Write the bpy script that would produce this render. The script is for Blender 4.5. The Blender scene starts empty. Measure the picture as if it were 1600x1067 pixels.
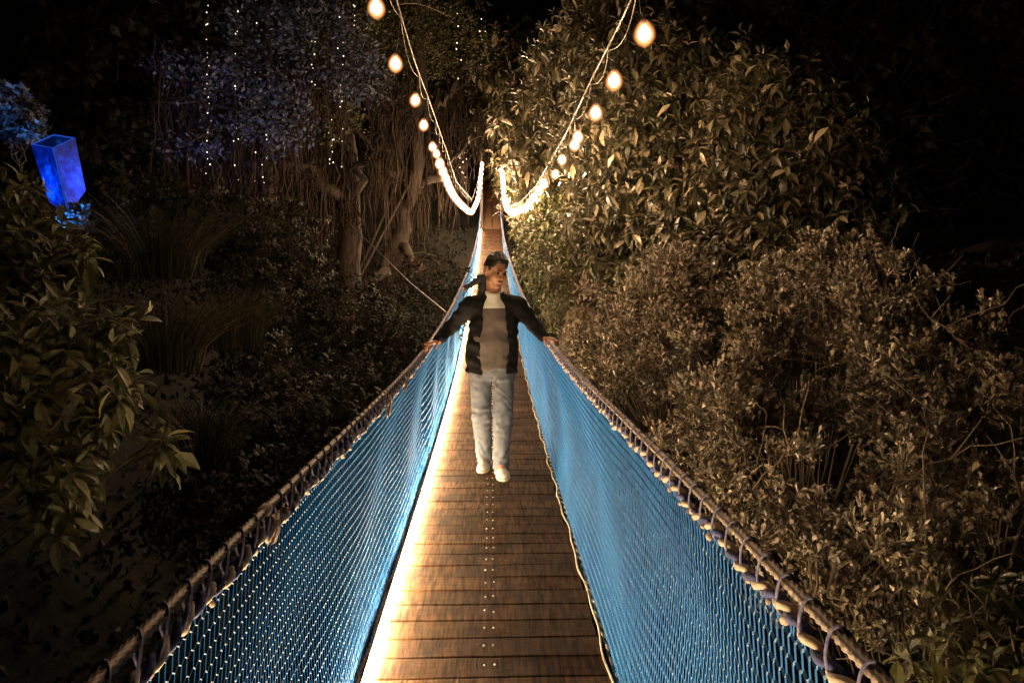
import bpy, math, random
import numpy as np
from mathutils import Vector, Matrix, Euler, noise as mnoise

# ------------------------------------------------------------------ camera, world, exposure
SC = bpy.context.scene
COL = SC.collection
random.seed(7)
rng = np.random.default_rng(7)
F = 1155.0                                   # focal length in pixels of the 1600 px photograph
PITCH, YAW = 6.6, -1.587
cam_d = bpy.data.cameras.new('camera')
cam = bpy.data.objects.new('camera', cam_d)
COL.objects.link(cam)
cam_d.sensor_width = 36.0
cam_d.lens = F / 1600 * 36
cam_d.clip_start = 0.05
cam_d.clip_end = 400
cam.rotation_euler = (math.radians(90 - PITCH), 0, math.radians(YAW))
SC.camera = cam
CR = np.array(Euler(cam.rotation_euler).to_matrix())

world = bpy.data.worlds.new('World')
SC.world = world
world.use_nodes = True
bg = world.node_tree.nodes['Background']
bg.inputs[0].default_value = (0.35, 0.3, 0.45, 1)       # a moonless night sky behind thick trees
bg.inputs[1].default_value = 0.0012

SC.view_settings.view_transform = 'Standard'
SC.view_settings.look = 'None'
SC.view_settings.exposure = 0.0
SC.view_settings.gamma = 1.0
SC.view_settings.use_curve_mapping = False
SC.render.engine = 'CYCLES'
SC.cycles.use_denoising = True
SC.cycles.max_bounces = 5
SC.cycles.transparent_max_bounces = 12
SC.cycles.sample_clamp_indirect = 6.0
SC.cycles.caustics_reflective = False
SC.cycles.caustics_refractive = False

BULB_L = 700.0
LED_L = 260.0


def at(px, py, Y):
    """pixel of the 1600x1067 photograph at distance Y along the bridge -> point"""
    d = CR @ np.array([(px - 800) / F, -(py - 533.5) / F, -1.0])
    return d * (Y / d[1])


# ------------------------------------------------------------------ materials
def mat(name, color=(0.5, 0.5, 0.5), rough=0.7, metal=0.0, spec=0.4):
    m = bpy.data.materials.new(name)
    m.use_nodes = True
    b = m.node_tree.nodes['Principled BSDF']
    b.inputs['Base Color'].default_value = (*color, 1)
    b.inputs['Roughness'].default_value = rough
    b.inputs['Metallic'].default_value = metal
    b.inputs['Specular IOR Level'].default_value = spec
    return m


def nd(m, t, **kw):
    n = m.node_tree.nodes.new(t)
    for k, v in kw.items():
        setattr(n, k, v)
    return n


def lk(m, a, b):
    m.node_tree.links.new(a, b)


def bsdf(m):
    return m.node_tree.nodes['Principled BSDF']


def ramp(m, fac, stops):
    r = nd(m, 'ShaderNodeValToRGB')
    e = r.color_ramp.elements
    while len(e) < len(stops):
        e.new(0.5)
    for q, (p, c) in zip(e, stops):
        q.position = p
        q.color = (*c, 1)
    lk(m, fac, r.inputs[0])
    return r.outputs[0]


def noise_tex(m, scale, detail=4, vec_scale=None, coord='Object', rough=0.6):
    tc = nd(m, 'ShaderNodeTexCoord')
    n = nd(m, 'ShaderNodeTexNoise')
    n.inputs['Scale'].default_value = scale
    n.inputs['Detail'].default_value = detail
    n.inputs['Roughness'].default_value = rough
    if vec_scale:
        mp = nd(m, 'ShaderNodeMapping')
        mp.inputs['Scale'].default_value = vec_scale
        lk(m, tc.outputs[coord], mp.inputs[0])
        lk(m, mp.outputs[0], n.inputs['Vector'])
    else:
        lk(m, tc.outputs[coord], n.inputs['Vector'])
    return n.outputs['Fac']


def bump(m, h, strength=0.4, dist=0.01):
    b = nd(m, 'ShaderNodeBump')
    b.inputs['Strength'].default_value = strength
    b.inputs['Distance'].default_value = dist
    lk(m, h, b.inputs['Height'])
    lk(m, b.outputs[0], bsdf(m).inputs['Normal'])


def mixc(m, fac, a, b, mode='MIX'):
    n = nd(m, 'ShaderNodeMix', data_type='RGBA', blend_type=mode)
    for inp, v in ((n.inputs[0], fac), (n.inputs[6], a), (n.inputs[7], b)):
        if isinstance(v, (int, float)):
            inp.default_value = v
        elif isinstance(v, tuple):
            inp.default_value = (*v, 1)
        else:
            lk(m, v, inp)
    return n.outputs[2]


def noisy(name, c1, c2, scale=8, rough=0.75, metal=0.0, bs=0.3, bd=0.005, vec=None, spec=0.35):
    m = mat(name, c1, rough, metal, spec)
    f = noise_tex(m, scale, 5, vec)
    lk(m, ramp(m, f, [(0.3, c1), (0.7, c2)]), bsdf(m).inputs['Base Color'])
    bump(m, f, bs, bd)
    return m


def leafmat(name, cols, spec=0.35, rough=0.5, trans=0.25):
    """leaves: every leaf its own tone out of a few, some tone sets with light contrast painted in"""
    m = mat(name, cols[0], rough, 0, spec)
    g = nd(m, 'ShaderNodeNewGeometry')
    st = [(i / max(1, len(cols) - 1), c) for i, c in enumerate(cols)]
    c = ramp(m, g.outputs['Random Per Island'], st)
    f = noise_tex(m, 30, 3)
    c = mixc(m, 0.35, c, ramp(m, f, [(0.3, (0.35, 0.35, 0.35)), (0.7, (1.0, 1.0, 1.0))]), 'MULTIPLY')
    lk(m, c, bsdf(m).inputs['Base Color'])
    if trans:
        t = nd(m, 'ShaderNodeBsdfTranslucent')
        lk(m, c, t.inputs[0])
        mx = nd(m, 'ShaderNodeMixShader')
        mx.inputs[0].default_value = trans
        out = m.node_tree.nodes['Material Output']
        lk(m, bsdf(m).outputs[0], mx.inputs[1])
        lk(m, t.outputs[0], mx.inputs[2])
        lk(m, mx.outputs[0], out.inputs[0])
    return m


def emit(name, color, strength):
    m = bpy.data.materials.new(name)
    m.use_nodes = True
    nt = m.node_tree
    nt.nodes.remove(nt.nodes['Principled BSDF'])
    e = nt.nodes.new('ShaderNodeEmission')
    e.inputs[0].default_value = (*color, 1)
    e.inputs[1].default_value = strength
    nt.links.new(e.outputs[0], nt.nodes['Material Output'].inputs[0])
    return m


# ------------------------------------------------------------------ mesh helpers
def raw_mesh(name, V, faces, smooth=False):
    """V (n,3); faces: list of (m,k) index arrays"""
    me = bpy.data.meshes.new(name)
    V = np.asarray(V, dtype=np.float32)
    fs = [np.asarray(f, dtype=np.int32) for f in faces if len(f)]
    loops = np.concatenate([f.ravel() for f in fs])
    tot = np.concatenate([np.full(len(f), f.shape[1], np.int32) for f in fs])
    start = np.concatenate([[0], np.cumsum(tot)[:-1]]).astype(np.int32)
    me.vertices.add(len(V))
    me.vertices.foreach_set('co', V.ravel())
    me.loops.add(len(loops))
    me.loops.foreach_set('vertex_index', loops)
    me.polygons.add(len(tot))
    me.polygons.foreach_set('loop_start', start)
    me.polygons.foreach_set('loop_total', tot)
    me.polygons.foreach_set('use_smooth', np.full(len(tot), bool(smooth)))
    me.update(calc_edges=True)
    return me


class MB:
    def __init__(self):
        self.V, self.Q, self.T, self.n = [], [], [], 0

    def add(self, V, quads=None, tris=None):
        V = np.asarray(V, float).reshape(-1, 3)
        self.V.append(V)
        if quads is not None and len(quads):
            self.Q.append(np.asarray(quads, int).reshape(-1, 4) + self.n)
        if tris is not None and len(tris):
            self.T.append(np.asarray(tris, int).reshape(-1, 3) + self.n)
        self.n += len(V)
        return self

    def box(self, c, s, R=None):
        c = np.array(c, float)
        h = np.array(s, float) / 2
        P = np.array([[x, y, z] for x in (-1, 1) for y in (-1, 1) for z in (-1, 1)], float) * h
        if R is not None:
            P = P @ np.array(R).T
        return self.add(P + c, [[0, 1, 3, 2], [4, 6, 7, 5], [0, 4, 5, 1], [2, 3, 7, 6], [0, 2, 6, 4], [1, 5, 7, 3]])

    def tubes(self, P, R, sides=5, caps=False):
        """P (N,K,3) polylines, R scalar / (K,) / (N,K)"""
        P = np.asarray(P, float)
        if P.ndim == 2:
            P = P[None]
        N, K, _ = P.shape
        R = np.broadcast_to(np.asarray(R, float), (N, K))
        T = np.empty_like(P)
        T[:, 1:-1] = P[:, 2:] - P[:, :-2]
        T[:, 0] = P[:, 1] - P[:, 0]
        T[:, -1] = P[:, -1] - P[:, -2]
        T /= np.linalg.norm(T, axis=2, keepdims=True) + 1e-12
        mean = P[:, -1] - P[:, 0]
        mean /= np.linalg.norm(mean, axis=1, keepdims=True) + 1e-12
        ref = np.where(np.abs(mean[:, 2:3]) < 0.8, np.array([[0, 0, 1.0]]), np.array([[1.0, 0, 0]]))
        ref = np.broadcast_to(ref[:, None], P.shape)
        A = np.cross(T, ref)
        A /= np.linalg.norm(A, axis=2, keepdims=True) + 1e-12
        B = np.cross(A, T)
        th = np.arange(sides) * 2 * np.pi / sides
        ring = (A[:, :, None] * np.cos(th)[None, None, :, None] + B[:, :, None] * np.sin(th)[None, None, :, None])
        V = P[:, :, None] + ring * R[:, :, None, None]
        idx = np.arange(N * K * sides).reshape(N, K, sides)
        a = idx[:, :-1]
        b = idx[:, 1:]
        Q = np.stack([a, np.roll(a, -1, 2), np.roll(b, -1, 2), b], -1).reshape(-1, 4)
        self.add(V.reshape(-1, 3), Q)
        if caps:
            for k in (0, K - 1):
                for i in range(N):
                    c = P[i, k]
                    ri = self.V[-1][idx[i, k]] if False else V[i, k]
                    t = [[0, 1 + j, 1 + (j + 1) % sides] for j in range(sides)]
                    self.add(np.vstack([c, ri]), None, t)
        return self

    def lathe(self, prof, c=(0, 0, 0), seg=10, R=None):
        prof = np.array(prof, float)
        th = np.arange(seg) * 2 * np.pi / seg
        V = np.stack([prof[:, 0, None] * np.cos(th), prof[:, 0, None] * np.sin(th),
                      np.broadcast_to(prof[:, 1, None], (len(prof), seg))], -1).reshape(-1, 3)
        if R is not None:
            V = V @ np.array(R).T
        idx = np.arange(len(prof) * seg).reshape(len(prof), seg)
        a, b = idx[:-1], idx[1:]
        Q = np.stack([a, np.roll(a, -1, 1), np.roll(b, -1, 1), b], -1).reshape(-1, 4)
        return self.add(V + np.array(c), Q)

    def mesh(self, name, smooth=False):
        fs = []
        if self.Q:
            fs.append(np.concatenate(self.Q))
        if self.T:
            fs.append(np.concatenate(self.T))
        return raw_mesh(name, np.concatenate(self.V), fs, smooth)

    def build(self, name, m, parent=None, smooth=False):
        return obj(name, self.mesh(name, smooth), m, parent)


def obj(name, me, m, parent=None):
    o = bpy.data.objects.new(name, me)
    COL.objects.link(o)
    if m is not None and not me.materials:
        me.materials.append(m)
    if parent is not None:
        o.parent = parent
        o.matrix_parent_inverse = Matrix.Translation(-parent.location)
    return o


def thing(name, label, cat, loc=(0, 0, 0), group=None):
    o = bpy.data.objects.new(name, None)
    COL.objects.link(o)
    o.empty_display_size = 0.1
    o.location = loc
    return tag(o, label, cat, group)


def tag(o, label=None, cat=None, group=None, kind=None):
    if label:
        o['label'] = label
    if cat:
        o['category'] = cat
    if group:
        o['group'] = group
    if kind:
        o['kind'] = kind
    return o


def sstep(a, b, x):
    t = np.clip((x - a) / (b - a), 0, 1)
    return t * t * (3 - 2 * t)


def smooth_fn(ys, zs, w=1.0):
    g = np.linspace(ys[0] - 3, ys[-1] + 3, 1200)
    zs = np.array(zs, float)
    raw = np.interp(g, ys, zs)
    lo = g < ys[0]
    raw[lo] = zs[0] + (g[lo] - ys[0]) * (zs[1] - zs[0]) / (ys[1] - ys[0])
    hi = g > ys[-1]
    raw[hi] = zs[-1] + (g[hi] - ys[-1]) * (zs[-1] - zs[-2]) / (ys[-1] - ys[-2])
    k = np.arange(-60, 61) * (g[1] - g[0])
    ker = np.exp(-0.5 * (k / w) ** 2)
    ker /= ker.sum()
    s = np.convolve(np.pad(raw, 60, mode='edge'), ker, mode='valid')
    return lambda y: np.interp(y, g, s)


# ------------------------------------------------------------------ bridge curves
zdeck = smooth_fn([-4, 0, 3, 5.75, 8, 10.5, 13, 16, 20, 24, 28, 31, 33.6],
                  [-1.56, -1.62, -1.66, -1.715, -1.72, -1.66, -1.49, -1.2, -.8, -.38, .07, .60, 1.2], 0.6)
zrail = smooth_fn([-4, 0.9, 1.87, 2.8, 4.1, 5.6, 7, 10, 13, 16, 20, 28, 33.6],
                  [-.46, -.52, -.555, -.6, -.655, -.69, -.69, -.64, -.48, -.25, .12, 1.0, 2.2], 0.5)
def on_plane(px, py, x):
    """where the sight line of a pixel meets the vertical plane at this x"""
    d = at(px, py, 1.0)
    return x / d[0], x / d[0] * d[2]


_r = [on_plane(a, b, x) for a, b, x in ((150, 1058, -.525), (402, 816, -.522), (579, 639, -.52), (679, 524, -.52))]
_q = [on_plane(a, b, x) for a, b, x in ((1413, 1058, .487), (1294, 950, .487), (1166, 831, .485), (1077, 742, .483), (983, 653, .48), (909, 592, .48), (870, 550, .48))]
print('RAIL', [tuple(round(float(v), 3) for v in p) for p in _r], [tuple(round(float(v), 3) for v in p) for p in _q])
CX = -0.02
HW = 0.485
SR = smooth_fn([-4, 0, 10, 20, 33.6], [0.51, 0.505, 0.50, 0.45, 0.42], 0.8)   # half distance between the rails
Y_END = 33.6

# ------------------------------------------------------------------ materials used
M = {}
M['wood'] = mat('worn_deck_wood', (0.2, 0.11, 0.06), 0.8, 0, 0.12)
m = M['wood']
g = nd(m, 'ShaderNodeNewGeometry')
tone = ramp(m, g.outputs['Random Per Island'], [(0.0, (0.06, 0.031, 0.014)), (0.35, (0.125, 0.067, 0.030)),
                                                 (0.7, (0.085, 0.041, 0.019)), (1.0, (0.17, 0.09, 0.044))])
saw = noise_tex(m, 1.0, 5, (52, 4.5, 3), rough=0.7)      # saw marks across each plank
grain = noise_tex(m, 1.0, 6, (5, 90, 5), rough=0.7)       # grain along each plank
blot = noise_tex(m, 5, 4)
c = mixc(m, 1.0, tone, ramp(m, saw, [(0.38, (0.30, 0.27, 0.25)), (0.6, (1.25, 1.22, 1.2))]), 'MULTIPLY')
c = mixc(m, 1.0, c, ramp(m, grain, [(0.3, (0.62, 0.6, 0.58)), (0.65, (1.1, 1.1, 1.1))]), 'MULTIPLY')
c = mixc(m, 1.0, c, ramp(m, blot, [(0.35, (0.55, 0.5, 0.5)), (0.6, (1.0, 1.0, 1.0))]), 'MULTIPLY')
lk(m, c, bsdf(m).inputs['Base Color'])
mth = nd(m, 'ShaderNodeMath', operation='ADD')
lk(m, saw, mth.inputs[0])
lk(m, grain, mth.inputs[1])
bump(m, mth.outputs[0], 0.85, 0.007)

M['steel_rope'] = noisy('steel_wire_rope', (0.13, 0.095, 0.075), (0.24, 0.18, 0.14), 40, 0.5, 0.35, 0.3, 0.001)
M['cable'] = noisy('galvanised_cable', (0.13, 0.11, 0.09), (0.24, 0.20, 0.16), 20, 0.45, 0.5, 0.2, 0.001)
M['net'] = mat('blue_net_cord', (0.035, 0.24, 0.46), 0.65, 0, 0.2)
f_ = noise_tex(M['net'], 3.0, 4)
lk(M['net'], ramp(M['net'], f_, [(0.3, (0.004, 0.10, 0.38)), (0.7, (0.010, 0.18, 0.56))]), bsdf(M['net']).inputs['Base Color'])
M['net_row'] = noisy('pale_net_cord', (0.025, 0.13, 0.34), (0.09, 0.24, 0.46), 9, .6, 0, .2, .001)  # knot rows in a paler blue than the upright cords
M['cream_rope'] = noisy('cream_rope', (0.48, 0.38, 0.27), (0.66, 0.56, 0.43), 60, 0.85, 0, 0.6, 0.002)
M['navy_rope'] = noisy('navy_rope', (0.03, 0.04, 0.13), (0.08, 0.09, 0.24), 60, 0.8, 0, 0.6, 0.002)
M['lilac_rope'] = noisy('lilac_lacing_cord', (0.07, 0.075, 0.22), (0.34, 0.32, 0.45), 90, 0.8, 0, 0.5, 0.001)
M['black_rope'] = noisy('black_edge_rope', (0.012, 0.01, 0.01), (0.05, 0.045, 0.04), 60, 0.8, 0, 0.5, 0.002)
M['screw'] = mat('zinc_screw', (0.42, 0.38, 0.33), 0.4, 0.9)
M['dark_metal'] = noisy('dark_painted_steel', (0.04, 0.035, 0.03), (0.07, 0.06, 0.05), 10, 0.5, 0.5)
M['rag'] = noisy('faded_rag_cloth', (0.36, 0.27, 0.19), (0.52, 0.40, 0.30), 25, 0.95, 0, 0.5, 0.004)
M['bulb'] = emit('lit_bulb_glass', (1.0, 0.66, 0.38), BULB_L)
M['bulb_far'] = emit('lit_bulb_glass_far', (1.0, 0.66, 0.38), BULB_L * 0.55)
mg = M['bulb_halo'] = bpy.data.materials.new('amber_bulb_halo')     # added glow shell that imitates bloom, fading towards its rim
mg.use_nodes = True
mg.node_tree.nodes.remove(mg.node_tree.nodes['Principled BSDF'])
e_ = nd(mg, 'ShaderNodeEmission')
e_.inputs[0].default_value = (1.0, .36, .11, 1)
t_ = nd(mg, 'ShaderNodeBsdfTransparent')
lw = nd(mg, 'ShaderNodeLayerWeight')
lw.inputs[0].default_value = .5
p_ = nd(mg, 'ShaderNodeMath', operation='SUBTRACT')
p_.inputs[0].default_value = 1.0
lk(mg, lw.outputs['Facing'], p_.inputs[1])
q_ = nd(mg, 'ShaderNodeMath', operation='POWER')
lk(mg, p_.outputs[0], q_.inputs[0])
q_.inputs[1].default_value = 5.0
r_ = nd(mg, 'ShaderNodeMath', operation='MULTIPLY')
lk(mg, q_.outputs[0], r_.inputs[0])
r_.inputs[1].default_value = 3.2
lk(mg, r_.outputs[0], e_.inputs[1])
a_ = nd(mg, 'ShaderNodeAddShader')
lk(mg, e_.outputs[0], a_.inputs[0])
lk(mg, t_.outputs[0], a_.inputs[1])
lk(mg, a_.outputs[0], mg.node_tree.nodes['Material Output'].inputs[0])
M['led'] = emit('lit_led_rope', (1.0, 0.70, 0.38), LED_L)
M['socket'] = mat('black_lamp_socket', (0.02, 0.018, 0.016), 0.5)
M['wire'] = mat('rubber_wire', (0.10, 0.08, 0.06), 0.6)

# ------------------------------------------------------------------ suspension bridge
bridge = thing('suspension_bridge', 'narrow plank footbridge with blue rope netting and wire rope handrails', 'bridge', (CX, 0, float(zdeck(0))))
mb = MB()
y = -3.0
pitch = 0.16
i = 0
while y < Y_END:
    wd = pitch - 0.006 - random.random() * 0.007
    yc = y + pitch / 2
    z = float(zdeck(yc))
    sl = math.atan((float(zdeck(yc + .08)) - float(zdeck(yc - .08))) / 0.16) + random.gauss(0, 0.004)
    hw = HW + random.gauss(0, 0.006)
    xo = CX + random.gauss(0, 0.005)
    rz = random.gauss(0, 0.004)
    t = 0.028
    R = np.array(Euler((sl, random.gauss(0, 0.004), rz)).to_matrix())
    # plank with chamfered upper edges, cut in several spans so that it can bow a little
    nx = 7
    prof = np.array([[-wd / 2, -t], [-wd / 2, -.003], [-wd / 2 + .003, 0], [wd / 2 - .003, 0], [wd / 2, -.003], [wd / 2, -t]])
    V = []
    for k in range(nx):
        fx = k / (nx - 1) * 2 - 1
        bow = random.gauss(0, .0012)
        for (a, b) in prof:
            V.append([fx * hw, a + bow, b + random.gauss(0, .0006)])
    V = np.array(V) @ R.T + np.array([xo, yc, z + random.gauss(0, .001)])
    Q = []
    for k in range(nx - 1):
        for j in range(6):
            j2 = (j + 1) % 6
            Q.append([k * 6 + j, k * 6 + j2, (k + 1) * 6 + j2, (k + 1) * 6 + j])
    Q.append([0, 1, 4, 5])
    Q.append([1, 2, 3, 4])
    e = (nx - 1) * 6
    Q.append([e + 5, e + 4, e + 1, e])
    Q.append([e + 4, e + 3, e + 2, e + 1])
    mb.add(V, Q)
    y += pitch
    i += 1
mb.build('deck', M['wood'], bridge)

sm = MB().lathe([(0.0001, .0034), (.0026, .0028), (.0042, .001), (.0046, -.003)], seg=8).mesh('screw', True)
sm.materials.append(M['screw'])
y = 2.6
n = 0
while n < 100:
    yc = -3 + (round((y + 3) / pitch) + 0.5) * pitch
    for s in (-1, 1):
        o = bpy.data.objects.new('screw', sm)
        COL.objects.link(o)
        o.parent = bridge
        o.matrix_parent_inverse = Matrix.Translation(-bridge.location)
        o.location = (CX + 0.005 + s * .02 + random.gauss(0, .002), yc + random.gauss(0, .006), float(zdeck(yc)) + .005)
        n += 1
    y += pitch
for s in (-1, 1):
    yy = np.linspace(-3, Y_END, 160)
    P = np.stack([np.full_like(yy, CX + s * 0.36), yy, zdeck(yy) - .05], -1)
    MB().tubes(P, 0.013, 6).build('under_cable', M['cable'], bridge, True)


def zr(s, y):
    return zrail(y) - (.034 * (1 - sstep(5, 12, y)) if s < 0 else 0)


def rope_rail(s):
    """six-strand wire rope handrail"""
    b = MB()
    near = np.arange(0.3, 5.2, 0.0028)
    th = np.arange(14) * 2 * np.pi / 14
    x = CX + s * SR(near)
    z = zr(s, near)
    ph = 2 * np.pi * near / 0.12
    rr = 0.0098 + 0.0026 * np.cos(6 * (th[None] + ph[:, None]))
    V = np.stack([x[:, None] + rr * np.cos(th), np.broadcast_to(near[:, None], rr.shape), z[:, None] + rr * np.sin(th)], -1)
    idx = np.arange(V.shape[0] * 14).reshape(-1, 14)
    a, c = idx[:-1], idx[1:]
    b.add(V.reshape(-1, 3), np.stack([a, np.roll(a, -1, 1), np.roll(c, -1, 1), c], -1).reshape(-1, 4))
    for (u, v, st) in ((-3, 0.3, 12), (5.2, Y_END, 170)):
        yy = np.linspace(u, v, st)
        P = np.stack([CX + s * SR(yy), yy, zr(s, yy)], -1)
        b.tubes(P, 0.0100, 8)
    return b.build('handrail_cable', M['steel_rope'], bridge, True)


def xr(yy, s):
    return CX + s * SR(yy)


DROP = 0.048


def border(s):
    # twisted two-tone border rope of the net, hanging just under the handrail
    for k, (nm, mt) in enumerate((('border_strand', M['cream_rope']), ('border_strand', M['navy_rope']))):
        yy = np.arange(0.3, 9.0, 0.008)
        ph = 2 * np.pi * yy / 0.10 + k * np.pi
        sag = 0.008 * np.sin(2 * np.pi * yy / 0.37 + s)
        P = np.stack([xr(yy, s) + .0065 * np.cos(ph) - s * .004, yy, zr(s, yy) - DROP + sag + .0065 * np.sin(ph)], -1)
        b = MB().tubes(P, 0.0080, 6)
        yy = np.arange(9.0, Y_END, 0.035)
        ph = 2 * np.pi * yy / 0.14 + k * np.pi
        P = np.stack([xr(yy, s) + .01 * np.cos(ph), yy, zr(s, yy) - DROP + .01 * np.sin(ph)], -1)
        b.tubes(P, 0.010, 4)
        b.build(nm, mt, bridge, True)


def lacing(s):
    b = MB()
    yy = np.arange(0.3, 8.0, 0.006)
    ph = 2 * np.pi * yy / 0.092 + 0.5 * np.sin(yy * 5)
    P = np.stack([xr(yy, s) + .0150 * np.cos(ph), yy + 0.012 * np.sin(ph), zr(s, yy) - DROP / 2 + (DROP / 2 + .0145) * np.sin(ph)], -1)
    b.tubes(P, 0.0026, 5)
    yy = np.arange(8.0, Y_END, 0.03)
    ph = 2 * np.pi * yy / 0.18
    P = np.stack([xr(yy, s) + .02 * np.cos(ph), yy, zr(s, yy) - DROP / 2 + (DROP / 2 + .02) * np.sin(ph)], -1)
    b.tubes(P, 0.0045, 4)
    b.build('lacing_cord', M['lilac_rope'], bridge, True)
    # little cream knots where the cord is tied off
    b = MB()
    y = 0.6
    while y < 7:
        r = random.uniform(.005, .010)
        c = np.array([xr(y, s) - s * .008, y, float(zr(s, y)) - DROP - random.uniform(-.004, .02)])
        pr = [(0.0005, -r * 1.3), (r * .8, -r * .8), (r, 0), (r * .7, r * .8), (.0005, r * 1.1)]
        b.lathe(pr, c, 6, np.array(Euler((random.uniform(-1, 1), random.uniform(-1, 1), 0)).to_matrix()))
        y += random.uniform(.05, .13)
    tag(b.build('knot_row', M['cream_rope'], bridge, True), kind='stuff')


def net_point(u, v, s):
    """u: distance along the bridge, v: 0 under the border rope .. 1 at the deck edge"""
    top = np.stack([xr(u, s), u, zr(s, u) - DROP], -1)
    bot = np.stack([np.full_like(u, CX + s * (HW + 0.022)), u, zdeck(u) - .012], -1)
    v2 = v[..., None]
    P = top * (1 - v2) + bot * v2
    belly = 0.045 * np.sin(np.pi * v) + 0.012 * np.sin(u * 3.1 + v * 4) * np.sin(np.pi * v)
    P[..., 0] += s * belly
    w = 0.30 * (np.sin(u * 2.3 + 5 * v + s) + 0.6 * np.sin(u * 5.9 - 4 * v) + .3 * np.sin(u * 13 + 9 * v))
    P[..., 2] += 0.022 * w * np.sin(np.pi * np.clip(v, 0, 1))
    P[..., 1] += 0.015 * np.sin(v * 9 + u * 1.7) * np.sin(np.pi * v)
    return P


def net(s):
    b, b2 = MB(), MB()
    segs = ((0.35, 6.0, 0.026, 0.040, 0.0018, 3), (6.0, 14.0, 0.045, 0.060, 0.0028, 3), (14.0, Y_END, 0.10, 0.085, 0.0055, 3))
    for (y0, y1, pc, rc, rad, sides) in segs:
        rad *= .56 if s < 0 else 1.25
        nc = int((y1 - y0) / pc)
        nr = int(1.0 / rc)
        I, J = np.meshgrid(np.arange(nc), np.arange(nr), indexing='ij')
        off = (J % 2) * 0.5
        u = y0 + (I + off) * pc
        jit = rng.normal(0, 1, I.shape)
        v0 = J / nr
        v1 = (J + 0.78) / nr
        v2 = (J + 1) / nr
        A = net_point(u + 0.06 * pc * jit, v0, s)
        B = net_point(u + 0.06 * pc * jit, v1, s)
        C1 = net_point(u + pc / 2, v2, s)
        C0 = net_point(u - pc / 2, v2, s)
        b.tubes(np.stack([A, B], -2).reshape(-1, 2, 3), rad, sides)
        b2.tubes(np.stack([B, C1], -2).reshape(-1, 2, 3), rad * 1.45, sides)
        b2.tubes(np.stack([B, C0], -2).reshape(-1, 2, 3), rad * 1.45, sides)
    # loops that hang the net from its border rope
    yy = np.arange(0.4, 7.0, 0.034)
    T = np.stack([xr(yy, s), yy, zr(s, yy) - DROP + .01], -1)
    Bt = net_point(yy + .008, np.full_like(yy, 0.03), s)
    b.tubes(np.stack([T, Bt], 1), 0.0018, 3)
    nt_ = b.build('side_net', M['net'], bridge)
    rw = b2.build('knot_rows', M['net_row'])
    rw.parent = nt_
    rw['kind'] = 'stuff'
    return nt_


for s in (-1, 1):
    rope_rail(s)
    border(s)
    lacing(s)
    net(s)
# edge ropes at the foot of the nets
yy = np.arange(0.3, Y_END, 0.03)
for k in range(2):
    ph = 2 * np.pi * yy / 0.11 + k * np.pi
    for s, mt in ((1, (M['black_rope'], M['cream_rope'])[k]), (-1, (M['steel_rope'], M['lilac_rope'])[k])):
        wob = .006 * np.sin(yy * 7 + s) + .004 * np.sin(yy * 17)
        P = np.stack([CX + s * (HW + .026) + .006 * np.cos(ph) + wob, yy, zdeck(yy) + .006 + .006 * np.sin(ph)], -1)
        MB().tubes(P, 0.0065, 5).build('edge_rope', mt, bridge, True)
wob = .007 * np.sin(yy * 6.1) + .005 * np.sin(yy * 14.3 + 1)
P = np.stack([CX + (HW + .004) + wob, yy, zdeck(yy) + .011 + .002 * np.sin(yy * 9)], -1)
MB().tubes(P, 0.0055, 6).build('edge_cord', M['cream_rope'], bridge, True)

# main cables and far pylons
_c = [on_plane(a, b, -.93) for a, b in ((621, 0), (648, 94), (671, 156), (699, 239))]
_d = [on_plane(a, b, 1.05) for a, b in ((986, 0), (921, 128), (886, 205))]
print('CABLE', _c, _d)
mcL = smooth_fn([-4, 0] + [float(p[0]) for p in _c] + [20, 28, 31, 33.4], [5.0, 3.7] + [float(p[1]) for p in _c] + [1.95, 2.08, 3.0, 4.5], 0.4)
mcR = smooth_fn([-4, 0] + [float(p[0]) for p in _d] + [17.5, 22, 27, 31, 33.4], [4.2, 3.0] + [float(p[1]) for p in _d] + [1.62, 1.55, 1.75, 2.8, 4.2], 0.4)
sxL = smooth_fn([-4, 20, 28, 33.4], [0.95, 0.93, 0.72, 0.42], 0.8)
sxR = smooth_fn([-4, 0, 3, 5, 17.5, 24, 33.4], [3.4, 2.2, 1.38, 1.06, 1.05, 0.75, 0.45], 0.4)
yy = np.linspace(-2, 33.4, 220)
MB().tubes(np.stack([-sxL(yy), yy, mcL(yy)], -1), 0.0085, 8).build('main_cable', M['cable'], bridge, True)
MB().tubes(np.stack([sxR(yy), yy, mcR(yy)], -1), 0.0085, 8).build('main_cable', M['cable'], bridge, True)
for sx in (-0.44, 0.47):
    b = MB()
    b.box((sx, 33.5, 2.6), (0.13, 0.13, 3.7))
    b.box((sx, 33.5, 4.5), (0.18, 0.18, .06))
    b.build('pylon', M['dark_metal'], bridge)

# ------------------------------------------------------------------ lit rope light along the left edge of the deck
yy = np.arange(-2.5, Y_END - .2, 0.10)
rope = thing('rope_light', 'glowing warm white rope light with an added light shield along the left edge of the deck', 'rope light', (CX - HW, 0, float(zdeck(0))))
P = np.stack([CX - HW + .028 + .005 * np.sin(yy * 5) + .003 * np.sin(yy * 13), yy, zdeck(yy) + .030 + .004 * np.sin(yy * 8)], -1)
MB().tubes(P, 0.015, 6).build('tube', M['led'], rope, True)
b = MB()  # thin wall added behind the tube to keep light off the left net
for prof in ([(.001, .004), (.001, .041), (.003, .041), (.003, .004)],):
    V = np.array([[CX - HW + a, yv, float(zdeck(yv)) + c] for yv in yy for a, c in prof])
    n_ = len(yy)
    b.add(V, [[k * 4 + j, k * 4 + (j + 1) % 4, k * 4 + 4 + (j + 1) % 4, k * 4 + 4 + j] for k in range(n_ - 1) for j in range(4)])
b.build('light_shield', M['cable'], rope)

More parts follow.
